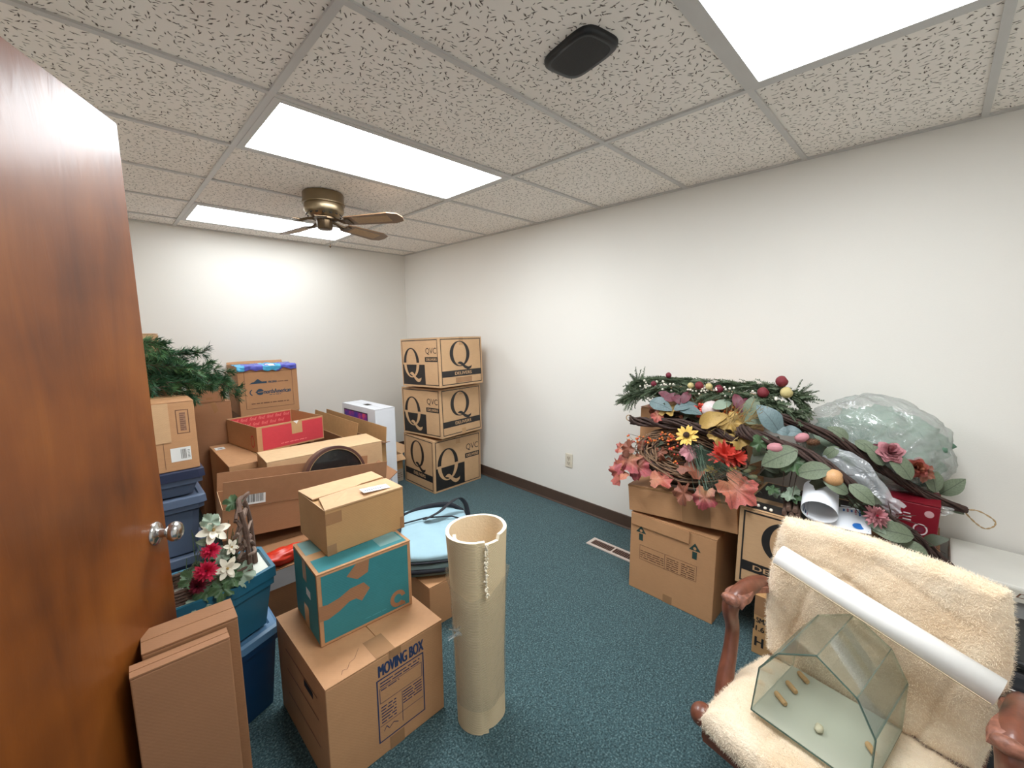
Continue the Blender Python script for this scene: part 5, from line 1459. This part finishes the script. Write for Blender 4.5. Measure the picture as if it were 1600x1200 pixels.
bm = bmesh.new(); rnd = random.Random(4)
for k in range(170):
    a = Vector((-.52, -3.68, .87))+Vector((rnd.uniform(-.03, .02), rnd.uniform(-.04, .05), rnd.uniform(-.03, .02)))
    b = Vector((-.62, -3.90, .71))+Vector((rnd.uniform(-.06, .05), rnd.uniform(-.13, .13), rnd.uniform(-.09, .09)))
    m_ = (a+b)/2+Vector((-.02, 0, rnd.uniform(.0, .05)))
    s = Vector((.0016, .0016, .0016)); prevv = None
    for i in range(7):
        u = i/6; c = a*(1-u)**2+m_*2*u*(1-u)+b*u*u-loc0; w_ = .0028*(1-u*.75)
        v2 = (bm.verts.new(c+Vector((0, w_, w_))), bm.verts.new(c-Vector((0, w_, w_))))
        if prevv: bm.faces.new((prevv[0], prevv[1], v2[1], v2[0]))
        prevv = v2
mk('grass_blades', bm, GRASSG, GW, kind='stuff')
for (y, z, x) in ((-3.93, .80, -.52), (-3.96, .78, -.53), (-3.88, .755, -.55), (-3.90, .77, -.54), (-3.945, .815, -.50)):
    put_ball(GW, 'seed_pod', ball_me('seed_pod_mesh', M('green_seed_pod', (118, 118, 84), .6, var=.2, scale=40), 2, sc=(1, 1, 1.6), dent=False), (x, y, z), .013, (R(80), 0, R(30)))

# ------------------------------------------------------------------ mixed swag bundled above the wreath
MS = E('floral_swag', 'dark vine swag with pink fruit and ochre leaves lying between wreath and carton', 'swag', (-.45, -3.55, .90)); l0 = MS.location
bm = bmesh.new()
vine_rope(bm, [p_-l0 for p_ in cr([(-.47, -3.285, .945), (-.475, -3.42, .945), (-.485, -3.60, .965), (-.50, -3.78, .965), (-.505, -3.88, .95)], 8)], .026, 16, 3, .006, 4)
vine_rope(bm, [p_-l0 for p_ in cr([(-.40, -3.40, .985), (-.41, -3.60, .99), (-.43, -3.80, .99)], 8)], .022, 10, 3, .006, 5)
mk('vine_bundle', bm, VINE, MS, smooth=True)
bm = bmesh.new(); tube(bm, [Vector((-.47, -3.285, .95))-l0+Vector((0, .02*math.sin(t)+.012, .017*math.cos(t))) for t in [i*.35 for i in range(18)]], .003, 5, closed=True); mk('jute_loop', bm, JUTE, MS)
rnd = random.Random(61)
for k in range(20):
    c = Vector((-.41, -3.42-.5*rnd.random(), .985+rnd.uniform(-.02, .06))); d = Vector((rnd.uniform(-.4, .1), rnd.uniform(-1, 1), rnd.uniform(-.3, .6))).normalized()*rnd.uniform(.06, .10)
    put(MS, 'leaf', (LF_DARK, LF_DARK, LF_RUST)[k % 3], c, c+d, (-.7, rnd.uniform(-.5, .5), rnd.uniform(.2, .9)))
put_ball(MS, 'pink_fruit', ball_me('pink_fruit_mesh', PEACH, 3), (-.42, -3.715, 1.055), .047, (R(70), 0, 0))
put_ball(MS, 'small_fruit', ball_me('small_pink_fruit_mesh', PINKP, 2), (-.41, -3.535, 1.035), .019)
rnd = random.Random(31)
for k in range(24):
    c = Vector((-.425, -3.655, 1.075)).lerp(Vector((-.44, -3.68, 1.0)), rnd.random())+Vector((rnd.uniform(-.015, .015), rnd.uniform(-.028, .028), rnd.uniform(-.012, .012))); put_ball(MS, 'berry', BR_, c, rnd.uniform(.0075, .010))
for k in range(26):
    c = Vector((-.425, -3.81, 1.06))+Vector((rnd.uniform(-.02, .015), rnd.uniform(-.065, .06), rnd.uniform(-.035, .035))); put_ball(MS, 'berry', BO, c, rnd.uniform(.005, .008))
lf(MS, LF_AQUA, (-.43, -3.45, 1.03), .15, 340, (-.8, 0, .6)); lf(MS, LF_AQUA, (-.42, -3.58, 1.03), .12, 20, (-.7, 0, .7)); lf(MS, LF_AQUA, (-.44, -3.62, 1.01), .12, 350, (-.6, 0, .8)); lf(MS, LF_PALE, (-.42, -3.76, 1.07), .10, 30)
for c, s, a in (((-.41, -3.50, 1.075), .10, 20), ((-.41, -3.46, 1.085), .08, 160), ((-.41, -3.53, 1.07), .09, 330), ((-.40, -3.57, 1.085), .09, 70), ((-.41, -3.86, 1.08), .09, 80), ((-.41, -3.83, 1.095), .09, 110)): lf(MS, LF_PLUM, c, s, a)
lf(MS, LF_OCHO, (-.47, -3.75, 1.0), .15, 30, (-.9, 0, .3)); lf(MS, LF_OCHO, (-.46, -3.765, 1.0), .13, 200, (-.9, -.2, .4)); lf(MS, LF_OCH, (-.48, -3.78, .93), .11, 270); lf(MS, LF_OCH, (-.46, -3.82, 1.0), .11, 300); lf(MS, LF_OCH, (-.43, -3.50, 1.0), .10, 10, (-.5, 0, .8)); lf(MS, LF_CORAL, (-.46, -3.445, .97), .075, 260); lf(MS, LF_OCH, (-.47, -3.87, .93), .12, 340)
bm = bmesh.new(); rnd = random.Random(6)
for k in range(120):
    a = Vector((-.44, -3.84, .985))+Vector((rnd.uniform(-.02, .02), rnd.uniform(-.05, .05), rnd.uniform(-.03, .03)))
    b = a+Vector((rnd.uniform(-.12, .02), rnd.uniform(-.16, .06), rnd.uniform(-.04, .14)))
    m_ = (a+b)/2+Vector((0, 0, .015)); prevv = None
    for i in range(5):
        u = i/4; c = a*(1-u)**2+m_*2*u*(1-u)+b*u*u-l0; w_ = .0022*(1-u*.7); v2 = (bm.verts.new(c+Vector((0, w_, w_))), bm.verts.new(c-Vector((0, w_, w_))))
        if prevv: bm.faces.new((prevv[0], prevv[1], v2[1], v2[0]))
        prevv = v2
mk('dried_grass', bm, STRAW, MS, kind='stuff')
lf(MS, LF_SAGE, (-.41, -3.90, 1.08), .13, 80, (-.8, -.2, .3)); lf(MS, LF_SAGE, (-.43, -3.93, 1.03), .14, 30)

# ------------------------------------------------------------------ long vine swags
SA = E('vine_swag', 'long dark vine swag with jute loop end, upper of the two, by the plastic bag', 'swag', (-.30, -4.35, .90)); l1 = SA.location
bm = bmesh.new(); vine_rope(bm, [p_-l1 for p_ in cr([(-.44, -3.95, 1.075), (-.42, -4.045, 1.052), (-.385, -4.195, 1.004), (-.34, -4.32, .93), (-.315, -4.419, .862), (-.27, -4.523, .790), (-.215, -4.655, .735)], 8)], .021, 20, 4, .0065, 7, (1.05, .7))
mk('vine_bundle', bm, VINE, SA, smooth=True)
bm = bmesh.new(); lp = cr([(-.215, -4.650, .738), (-.20, -4.69, .742), (-.19, -4.735, .715), (-.19, -4.738, .69), (-.19, -4.715, .672), (-.195, -4.685, .692), (-.21, -4.652, .732)], 8)
for s in (0, math.pi): tube(bm, [p_-l1+Vector((0, .0016*math.cos(i*.9+s), .0016*math.sin(i*.9+s))) for i, p_ in enumerate(lp)], .0017, 5)
mk('jute_loop', bm, JUTE, SA, smooth=True)
SL = [((-.36, -4.277, .985), (-.36, -4.196, 1.035)), ((-.34, -4.296, .985), (-.36, -4.376, .939)), ((-.36, -4.489, .86), (-.35, -4.405, .955)), ((-.26, -4.564, .80), (-.24, -4.525, .905)), ((-.22, -4.577, .785), (-.2, -4.645, .865)), ((-.2, -4.589, .745), (-.2, -4.656, .715)), ((-.37, -4.13, 1.03), (-.38, -4.04, 1.08)), ((-.36, -4.40, .90), (-.355, -4.33, .985)), ((-.25, -4.55, .79), (-.23, -4.56, .88)), ((-.40, -4.25, .96), (-.42, -4.20, .90))]
for b, t in SL: put(SA, 'leaf', LF_SAGE, b, t, FRONT, sx=1.05)
put_flower(SA, 'pink_rose', flower_me('pink_rose', 'rose', [PINKP], 5), (-.345, -4.413, .955), .05, (-.8, -.2, .5)); put_flower(SA, 'pink_rose', flower_me('coral_rose', 'rose', [CORAL], 6), (-.30, -4.494, .90), .045, (-.8, -.3, .3))
lf(SA, LF_PLUM, (-.31, -4.36, .94), .09, 200); lf(SA, LF_RUST, (-.27, -4.507, .865), .08, 270)
SB_ = E('vine_swag', 'long dark vine swag with sage leaves, lower of the two, running behind the chair', 'swag', (-.52, -4.2, .90)); l2 = SB_.location
bm = bmesh.new(); vine_rope(bm, [p_-l2 for p_ in cr([(-.49, -3.88, .985), (-.52, -3.95, .978), (-.54, -4.136, .943), (-.545, -4.275, .867), (-.51, -4.423, .735), (-.46, -4.541, .639), (-.43, -4.628, .555)], 8)], .023, 20, 4, .007, 9, (1.15, .85))
mk('vine_bundle', bm, VINE, SB_, smooth=True)
for b, t, me in (((-.56, -4.132, .956), (-.60, -4.006, .865), LF_SAGE), ((-.58, -4.254, .905), (-.59, -4.135, .855), LF_SAGE), ((-.58, -4.317, .818), (-.60, -4.235, .852), LF_SAGE), ((-.58, -4.314, .856), (-.59, -4.401, .795), LF_SAGE), ((-.54, -4.518, .692), (-.57, -4.39, .695), LF_SAGE), ((-.54, -4.46, .655), (-.55, -4.575, .612), LF_SAGE), ((-.54, -4.481, .703), (-.56, -4.375, .71), LF_PALE), ((-.50, -4.049, 1.0), (-.50, -3.945, 1.122), LF_AQUA), ((-.48, -4.043, 1.01), (-.47, -4.13, 1.012), LF_AQUA), ((-.56, -4.0, .93), (-.57, -3.965, .995), LF_IVY), ((-.52, -4.10, .90), (-.55, -4.18, .92), LF_SAGE), ((-.50, -4.02, 1.02), (-.49, -4.09, 1.0), LF_AQUA), ((-.55, -4.10, .94), (-.59, -4.16, .85), LF_IVY), ((-.50, -4.40, .76), (-.50, -4.36, .70), LF_IVY)):
    put(SB_, 'leaf', me, b, t, FRONT, sx=1.1)
rnd = random.Random(51)
for k in range(26):
    u = rnd.random(); c = Vector((-.50, -3.98, .93)).lerp(Vector((-.47, -4.50, .68)), u)+Vector((rnd.uniform(-.03, .09), rnd.uniform(-.05, .05), rnd.uniform(-.09, .02)))
    d = Vector((rnd.uniform(-.4, .2), rnd.uniform(-1, .6), rnd.uniform(-.6, .5))).normalized()*rnd.uniform(.08, .13)
    put(SB_, 'leaf', LF_DARK if k % 3 else LF_SAGE, c, c+d, (-.7, rnd.uniform(-.6, .3), rnd.uniform(.2, .8)))
bm = bmesh.new()
for k in range(40):
    u = rnd.random(); c = Vector((-.52, -3.95, .95)).lerp(Vector((-.48, -4.5, .68)), u)-l2; d = Vector((rnd.uniform(-.3, .1), rnd.uniform(-1, .6), rnd.uniform(-.7, .4))).normalized()*rnd.uniform(.06, .16)
    tube(bm, [c, c+d*.5+Vector((0, 0, .01)), c+d], [.0026, .002, .001], 4)
mk('stems', bm, VINE, SB_, kind='stuff')
put_ball(SB_, 'pink_bud', ball_me('pink_bud_mesh', PINKP, 2, sc=(1, 1, 1.4), dent=False), (-.51, -4.133, 1.0), .021, (R(60), 0, 0)); put_ball(SB_, 'pink_bud', ball_me('pink_bud_mesh', PINKP, 2, sc=(1, 1, 1.4), dent=False), (-.575, -4.05, .95), .024, (R(80), 0, 0))
put_flower(SB_, 'pink_flower', flower_me('pink_mum', 'mum', [PINKP, CRIM], 6), (-.565, -4.405, .745), .045, FRONT)
put_ball(SB_, 'peach_fruit', ball_me('peach_fruit_mesh', ORF, 3), (-.575, -4.263, .868), .036, (R(80), 0, 0))
bm = bmesh.new()
for k in range(60):
    t = k*2.4; u = k/60; r_ = .95*math.sin(math.pi*(.12+.8*u)); c = Vector((math.cos(t)*r_*.6, math.sin(t)*r_*.6, u*2.2-1.1)); e = Vector((math.cos(t), math.sin(t), .5)).normalized()
    s = Vector((-math.sin(t), math.cos(t), 0))*.22
    q = [bm.verts.new(x) for x in (c-s, c+s, c+e*.42+s*.7, c+e*.42-s*.7)]; bm.faces.new(q)
ico(bm, (0, 0, 0), .62, 2, (1, 1, 1.6))
cone = mk('pine_cone', bm, CONE, SB_, smooth=False); cone.location = Vector((-.50, -4.17, .985))-l2; cone.scale = (.022,)*3; cone.rotation_euler = (R(85), 0, R(20))

# ------------------------------------------------------------------ clear plastic bag of greenery
PB = E('plastic_bag', 'clear plastic bag stuffed with sea green foliage against the right wall', 'plastic bag', (-.175, -4.34, .80))
def blob(rx, ry, rz, c, amp, fr, seed, sub=5, flat=None):
    bm = bmesh.new(); bmesh.ops.create_icosphere(bm, subdivisions=sub, radius=1)
    for v in bm.verts:
        d = v.co.normalized(); k = 1+amp*noise.noise(d*fr+Vector((seed, 0, 0)))+amp*.6*abs(noise.noise(d*fr*2.3+Vector((0, seed, 0))))
        ridge = abs(noise.noise(Vector((d.x*3, d.y*3+seed, d.z*9))))
        k -= amp*.5*ridge
        v.co = Vector((d.x*rx*k, d.y*ry*k, d.z*rz*k))+Vector(c)
        v.co.x = min(v.co.x, .165)
    return bm
mk('film', blob(.15, .27, .235, (0, 0, .13), .12, 2.2, 3), FILM, PB, smooth=True)
mk('green_stuffing', blob(.115, .225, .185, (0, -.01, .125), .26, 3.4, 8), GLEAFBAG, PB, smooth=True)
for b, t in (((-.33, -4.30, .86), (-.31, -4.24, .99)), ((-.33, -4.36, .90), (-.32, -4.43, 1.0)), ((-.31, -4.22, .93), (-.3, -4.14, .98))): put(PB, 'leaf', LF_PALE, b, t, FRONT)
bm = bmesh.new(); gg = []
for i in range(31):
    u = i/30; rw = []
    c = Vector((-.40, -4.20, .915)).lerp(Vector((-.42, -4.47, .735)), u)
    for j in range(13):
        s = j/12-.5; wv = .03+.055*math.sin(math.pi*min(1, u*1.1+.05))
        rw.append(bm.verts.new(c+Vector((-.02*math.cos(s*3)+.016*noise.noise((u*5, s*7, 1)), -.6*s*wv*1.0+.012*noise.noise((u*6, s*5, 4)), s*wv*2.0+.014*noise.noise((u*7, s*8, 9))))-PB.location))
    gg.append(rw)
for i in range(30):
    for j in range(12): bm.faces.new((gg[i][j], gg[i+1][j], gg[i+1][j+1], gg[i][j+1]))
mk('film_fold', bm, clear_mat('milky_bag_film', (.97, .98, .98), .3, .34, (.84, .88, .92), .12, .9, 18), PB, smooth=True)
bm = bmesh.new(); gg = []
for i in range(21):
    u = i/20; rw = []
    c = Vector((-.33, -4.43, .715)).lerp(Vector((-.29, -4.62, .745)), u)
    for j in range(9):
        s = j/8-.5; rw.append(bm.verts.new(c+Vector((.02*noise.noise((u*5, s*7, 3)), .012*noise.noise((u*6, s*5, 2)), s*.10*(1-u*.75)+.014*noise.noise((u*7, s*8, 5))))-PB.location))
    gg.append(rw)
for i in range(20):
    for j in range(8): bm.faces.new((gg[i][j], gg[i+1][j], gg[i+1][j+1], gg[i][j+1]))
mk('film_fold', bm, FILM, PB, smooth=True)

# small bundle of sticks with cones
TB = E('twig_bundle', 'small bundle of cut twigs with dark cones and greens beside the flyer', 'twig bundle', (-.53, -4.12, .664))
rnd = random.Random(3)
for k, (dy, dz) in enumerate(((-.03, .012), (-.005, .012), (.02, .012), (-.018, .032), (.008, .032))):
    bm = bmesh.new(); tube(bm, [(-.075+rnd.uniform(-.01, .01), dy-.012, dz), (0, dy, dz+.002), (.06, dy+.012, dz)], .0105, 9); mk('twig', bm, BARK, TB, smooth=50)
for c in ((.02, -.01, .062), (.045, -.035, .062), (.0, .02, .055)):
    bm = bmesh.new(); rnd = random.Random(int(c[1]*900))
    for q in range(26):
        d = Vector((rnd.gauss(0, 1), rnd.gauss(0, 1), rnd.gauss(0, 1))).normalized(); ico(bm, Vector(c)+d*.016, .0062, 1)
    mk('dark_cone', bm, M('dark_plum_cone', (64, 40, 38), .6), TB)
for a in range(6): lf(TB, LF_PIVY if a % 2 else LF_IVY, (-.54+.03*math.cos(a), -4.10+.05*math.sin(a*2), .72+.008*a), .055, a*62, (-.5, 0, .9), out=.0)
for k, (y, x) in enumerate(((-4.005, -.585), (-4.06, -.60), (-4.035, -.595))):
    put_ball(TB, 'white_berry', ball_me('white_berry_mesh', PEARL, 2, dent=False), (x, y, .671), .0075)

# ------------------------------------------------------------------ cedar garland
CG = E('cedar_garland', 'cedar garland with frosted apples and white berries on the topmost carton', 'garland', (-.34, -3.65, 1.12)); l3 = CG.location
st1 = cr([(-.34, -3.235, 1.135), (-.34, -3.32, 1.16), (-.33, -3.47, 1.175), (-.33, -3.70, 1.175), (-.33, -3.90, 1.18), (-.34, -4.02, 1.165), (-.35, -4.07, 1.13)], 6)
st2 = cr([(-.385, -3.22, 1.06), (-.385, -3.30, 1.09), (-.385, -3.45, 1.13), (-.385, -3.70, 1.135), (-.385, -3.92, 1.13), (-.38, -4.03, 1.10), (-.37, -4.06, 1.05)], 6)
bm = bmesh.new(); tube(bm, [p_-l3 for p_ in st1], .005, 6); tube(bm, [p_-l3 for p_ in st2], .005, 6); mk('stem', bm, VINE, CG, smooth=True)
def sprig(bm, p, d, L_, rnd, wd=.0022, mi=0, br=12, sub=.028):
    """flat cedar spray: curved stem with short side branchlets"""
    d = Vector(d).normalized(); side = d.orthogonal().normalized(); side = Matrix.Rotation(rnd.uniform(0, 6.28), 3, d) @ side; nn = d.cross(side)
    c0 = Vector(p); prevv = None; dd = d.copy()
    for i in range(br+1):
        u = i/br; w_ = wd*(1-.6*u)
        a, b = bm.verts.new(c0+side*w_), bm.verts.new(c0-side*w_)
        if prevv:
            f = bm.faces.new((prevv[0], prevv[1], b, a)); f.material_index = mi
        prevv = (a, b)
        if i:
            for s in (-1, 1):
                l_ = sub*(1-.65*u)*rnd.uniform(.6, 1.2); e = (dd*.75+side*s*.8+nn*rnd.uniform(-.45, .45)).normalized()
                tip = c0+e*l_; m_ = c0+e*l_*.5; q = [bm.verts.new(x) for x in (c0+nn*wd*.4, m_+nn*wd*.9+dd*wd, tip, m_-nn*wd*.9-dd*wd)]
                f = bm.faces.new(q); f.material_index = mi
        dd = (dd+Vector((0, 0, -.035))+nn*rnd.uniform(-.05, .05)).normalized(); c0 = c0+dd*L_/br
bm = bmesh.new(); rnd = random.Random(12)
for st, cnt in ((st1, 420), (st2, 360)):
    for k in range(cnt):
        u = rnd.random()*(len(st)-1); i = int(u); p_ = st[i].lerp(st[min(i+1, len(st)-1)], u-i)-l3
        t = (st[min(i+1, len(st)-1)]-st[max(i-1, 0)]).normalized()
        s = rnd.choice((-1, 1)); e_ = 1 if u < 3 else (-1 if u > len(st)-4 else 0)
        if st is st1: d = t*s*.9+Vector((rnd.uniform(-.45, .3), 0, rnd.uniform(-.35, .55)))
        else: d = t*s*.9+Vector((rnd.uniform(-.6, .2), 0, rnd.uniform(-.55, .5)))
        d += Vector((0, .9*(1 if u < 4 else 0)-.9*(1 if u > len(st)-5 else 0), -.4 if (u < 4 or u > len(st)-5) else 0))
        sprig(bm, p_, d, rnd.uniform(.06, .11), rnd, wd=.0030, mi=0 if rnd.random() < .7 else 1)
for k in range(26):   # drooping right end
    sprig(bm, Vector((-.36+rnd.uniform(-.03, .03), -4.03+rnd.uniform(-.07, .04), 1.10))-l3, (rnd.uniform(-.3, .1), rnd.uniform(-.5, .3), -1), rnd.uniform(.07, .13), rnd, mi=rnd.choice((0, 1)))
mk('foliage', bm, [CEDAR, M('grey_cedar_green', (100, 112, 88), .65, var=.3, scale=40)], CG, kind='stuff')
AR = ball_me('red_apple_mesh', APR, 3); AY = ball_me('yellow_pear_mesh', APY, 3); AD = ball_me('dark_apple_mesh', DCRIM, 3)
for c, s, me in (((-.40, -3.64, 1.172), 0.0224, AR), ((-.40, -3.595, 1.168), 0.0172, AY), ((-.40, -3.69, 1.172), 0.0181, AY), ((-.40, -3.382, 1.158), 0.0163, AD), ((-.40, -3.74, 1.165), 0.0206, AD), ((-.40, -3.943, 1.168), 0.0258, AR), ((-.37, -4.01, 1.225), 0.0267, AR), ((-.38, -4.035, 1.175), 0.0267, AY), ((-.36, -3.45, 1.21), .016, AD)):
    put_ball(CG, 'apple', me, c, s, (R(50), R(20), 0))
WB_ = ball_me('white_berry_small', PEARL, 1, dent=False)
for k in range(64):
    y = rnd.uniform(-3.30, -4.06); z = 1.145+rnd.uniform(-.018, .03)-(.06*max(0, -3.98-y)/.08*rnd.random())
    put_ball(CG, 'berry', WB_, (-.405+rnd.uniform(-.015, .02), y, z), rnd.uniform(.0055, .0075))

# ------------------------------------------------------------------ artificial pine branches
PN = E('pine_branches', 'heap of artificial green pine branches on cartons beside the door edge', 'artificial pine', (-2.42, -1.25, 1.14)); l4 = PN.location
def needles(bm, p, d, L_, rnd, nn=60, nl=.042, mi=0):
    d = Vector(d).normalized(); c = Vector(p); dd = d.copy(); pts = [c.copy()]
    for i in range(8):
        dd = (dd+Vector((rnd.uniform(-.12, .12), rnd.uniform(-.12, .12), -.05+rnd.uniform(-.08, .08)))).normalized(); c = c+dd*L_/8; pts.append(c.copy())
    tube(bm, pts, [.0028*(1-.08*i) for i in range(9)], 5, 2)
    for k in range(nn):
        u = rnd.random()**.85*7.99; i = int(u); q = pts[i].lerp(pts[i+1], u-i); t = (pts[i+1]-pts[i]).normalized()
        o_ = t.orthogonal(); o_.rotate(Matrix.Rotation(rnd.uniform(0, 6.28), 3, t)); e = (t*.75+o_.normalized()*.75).normalized()
        l_ = nl*rnd.uniform(.65, 1.15); s = t.cross(e).normalized()*.0016
        vs2 = [bm.verts.new(x) for x in (q-s, q+s, q+e*l_*.6+s*.8+Vector((0, 0, -.002)), q+e*l_+Vector((0, 0, -.004)), q+e*l_*.6-s*.8)]
        f = bm.faces.new(vs2); f.material_index = mi
    return pts
rnd = random.Random(77)
main = [((-2.62, -1.30, 1.20), (.62, .10, -.0), .58), ((-2.60, -1.20, 1.21), (.60, .10, .06), .55), ((-2.55, -1.46, 1.425), (.50, -.02, -.12), .17), ((-2.60, -1.35, 1.21), (.55, -.05, .05), .46), ((-2.62, -1.25, 1.19), (.60, .22, .02), .62),
        ((-2.60, -1.40, 1.20), (.50, -.12, -.03), .38), ((-2.55, -1.35, 1.22), (.45, .1, .12), .30), ((-2.62, -1.15, 1.20), (.7, .05, .03), .56), ((-2.60, -1.42, 1.19), (.35, -.05, -.02), .32), ((-2.58, -1.30, 1.22), (.3, .1, .14), .26), ((-2.60, -1.24, 1.22), (.6, .0, .03), .50), ((-2.60, -1.32, 1.29), (.6, .05, .02), .42), ((-2.58, -1.22, 1.28), (.62, .06, .06), .50), ((-2.56, -1.40, 1.29), (.5, -.1, .02), .30), ((-2.55, -1.30, 1.30), (.5, .05, .16), .34)]
for p_, d, L_ in main:
    bm = bmesh.new(); pts = needles(bm, Vector(p_)-l4, d, L_, rnd, 110, .052, rnd.choice((0, 0, 1)))
    for i in range(1, 9):
        for s in range(3):
            t = (pts[i]-pts[i-1]).normalized(); o_ = t.orthogonal(); o_.rotate(Matrix.Rotation(rnd.uniform(0, 6.28), 3, t))
            needles(bm, pts[i], t*.8+o_*.7, rnd.uniform(.05, .10)*(1.1-.06*i), rnd, 34, .046, rnd.choice((0, 0, 0, 1)))
    mk('branch', bm, [PINE, PINEL, BARK], PN)

# ------------------------------------------------------------------ twig chair with silk flowers
TC = E('twig_flower_stand', 'rustic twig chair planter of silk magnolias and red flowers on the teal tote', 'flower arrangement', (-2.46, -2.76, .571)); l5 = TC.location
def twig(pts, r_, name='twig', m=BARK):
    bm = bmesh.new(); P_ = cr(pts, 4); tube(bm, [Vector(q) for q in P_], [r_*(1+.25*noise.noise((i*.7, r_*900, pts[0][0]*50))) for i in range(len(P_))], 7); return mk(name, bm, m, TC, smooth=50)
# posts of the chair back (seen end on), arch and rungs
twig([(.115, -.055, .0), (.112, -.055, .10), (.108, -.055, .20), (.100, -.05, .262)], .009, 'post'); twig([(.152, .055, .0), (.150, .055, .10), (.145, .05, .20), (.125, .03, .285)], .009, 'post')
rnd = random.Random(13)
for k in range(13):
    z0 = rnd.uniform(.09, .25); z1 = min(.29, z0+rnd.uniform(-.05, .09)); x0 = .10+rnd.uniform(-.03, .02); x1 = .135+rnd.uniform(-.035, .025)
    twig([(x0, -.062, z0), ((x0+x1)/2+rnd.uniform(-.03, .02), -.03+rnd.uniform(-.04, .04), (z0+z1)/2+rnd.uniform(0, .04)), (x1, .05, z1)], rnd.uniform(.0045, .0065), 'twig_lattice', BARK if k % 2 else M('grey_twig_bark', (128, 108, 94), .8, var=.3, scale=60, bump=.4, bscale=120))
twig([(.100, -.05, .25), (.105, -.01, .288), (.125, .03, .285)], .008, 'twig_lattice')
for k in range(5): twig([(-.11, -.065+.0*k, .006+.011*k), (0, -.068, .008+.011*k), (.112, -.06, .006+.011*k)], .0055, 'slat')
for k in range(5): twig([(-.11, .06, .006+.011*k), (.0, .062, .006+.011*k), (.13, .055, .006+.011*k)], .0055, 'slat')
for y in (-.06, .058): twig([(-.112, y, 0), (-.112, y, .08)], .007, 'post')
MG = flower_me('magnolia', 'magnolia', [WHITEP, OCH], 3); MU = flower_me('crimson_mum', 'mum', [CRIM, DCRIM], 4)
W5 = lambda x, y, z: (l5.x+x, l5.y+y, l5.z+z)
put_flower(TC, 'white_magnolia', MG, W5(.015, -.06, .225), .050, (.1, -.85, .5), .3); put_flower(TC, 'white_magnolia', MG, W5(.04, -.085, .085), .040, (.1, -.9, .2), 1.2); put_flower(TC, 'white_magnolia', MG, W5(.06, -.07, .15), .028, (.4, -.8, .3), 2)
put_flower(TC, 'red_chrysanthemum', MU, W5(.0, -.085, .165), .031, (-.1, -.8, .55)); put_flower(TC, 'red_chrysanthemum', MU, W5(-.02, -.095, .105), .037, (-.1, -.85, .45)); put_flower(TC, 'red_chrysanthemum', flower_me('dark_mum', 'mum', [DCRIM, BRN], 5), W5(-.045, -.075, .055), .030, (-.2, -.9, .2))
for c, s, a, me in (((.085, -.07, .035), .09, 270, LF_PIVY), ((.09, .0, .282), .06, 10, LF_IVY), ((.01, -.06, .26), .06, 110, LF_PIVY), ((-.02, -.075, .03), .085, 200, LF_IVY), ((.02, -.09, .02), .085, 250, LF_IVY), ((.05, -.08, .04), .075, 300, LF_IVY), ((-.05, -.08, .0), .08, 190, LF_PIVY), ((-.06, -.06, .08), .07, 120, LF_IVY), ((.03, -.055, .13), .065, 30, LF_PIVY), ((-.01, -.06, .19), .05, 160, LF_SAGE), ((.02, -.07, .075), .06, 330, LF_SAGE)):
    z = Vector((.1, -.85, .5)); rgt = Vector((1, 0, 0)); up = Vector((0, .5, .85)); d = rgt*math.cos(R(a))+up*math.sin(R(a)); c = Vector(W5(*c)); put(TC, 'leaf', me, c-d*s*.45, c+d*s*.55, z)
bm = bmesh.new(); rnd = random.Random(9)
for k in range(34):
    a = Vector((rnd.uniform(-.06, .08), rnd.uniform(-.04, .03), .05)); b = a+Vector((rnd.uniform(-.05, .05), rnd.uniform(-.06, .0), rnd.uniform(.04, .2))); tube(bm, [a, (a+b)/2+Vector((rnd.uniform(-.01, .01), 0, 0)), b], [.0018, .0014, .001], 4)
mk('stems', bm, IVYG, TC, kind='stuff')
bm = bmesh.new()
for k in range(30):
    c = Vector((rnd.uniform(-.08, .09), rnd.uniform(-.045, .045), rnd.uniform(.045, .075))); ico(bm, c, rnd.uniform(.012, .022), 1)
mk('moss', bm, M('dark_moss', (48, 54, 36), .95, var=.3, scale=60, bump=.8, bscale=120), TC, kind='stuff')
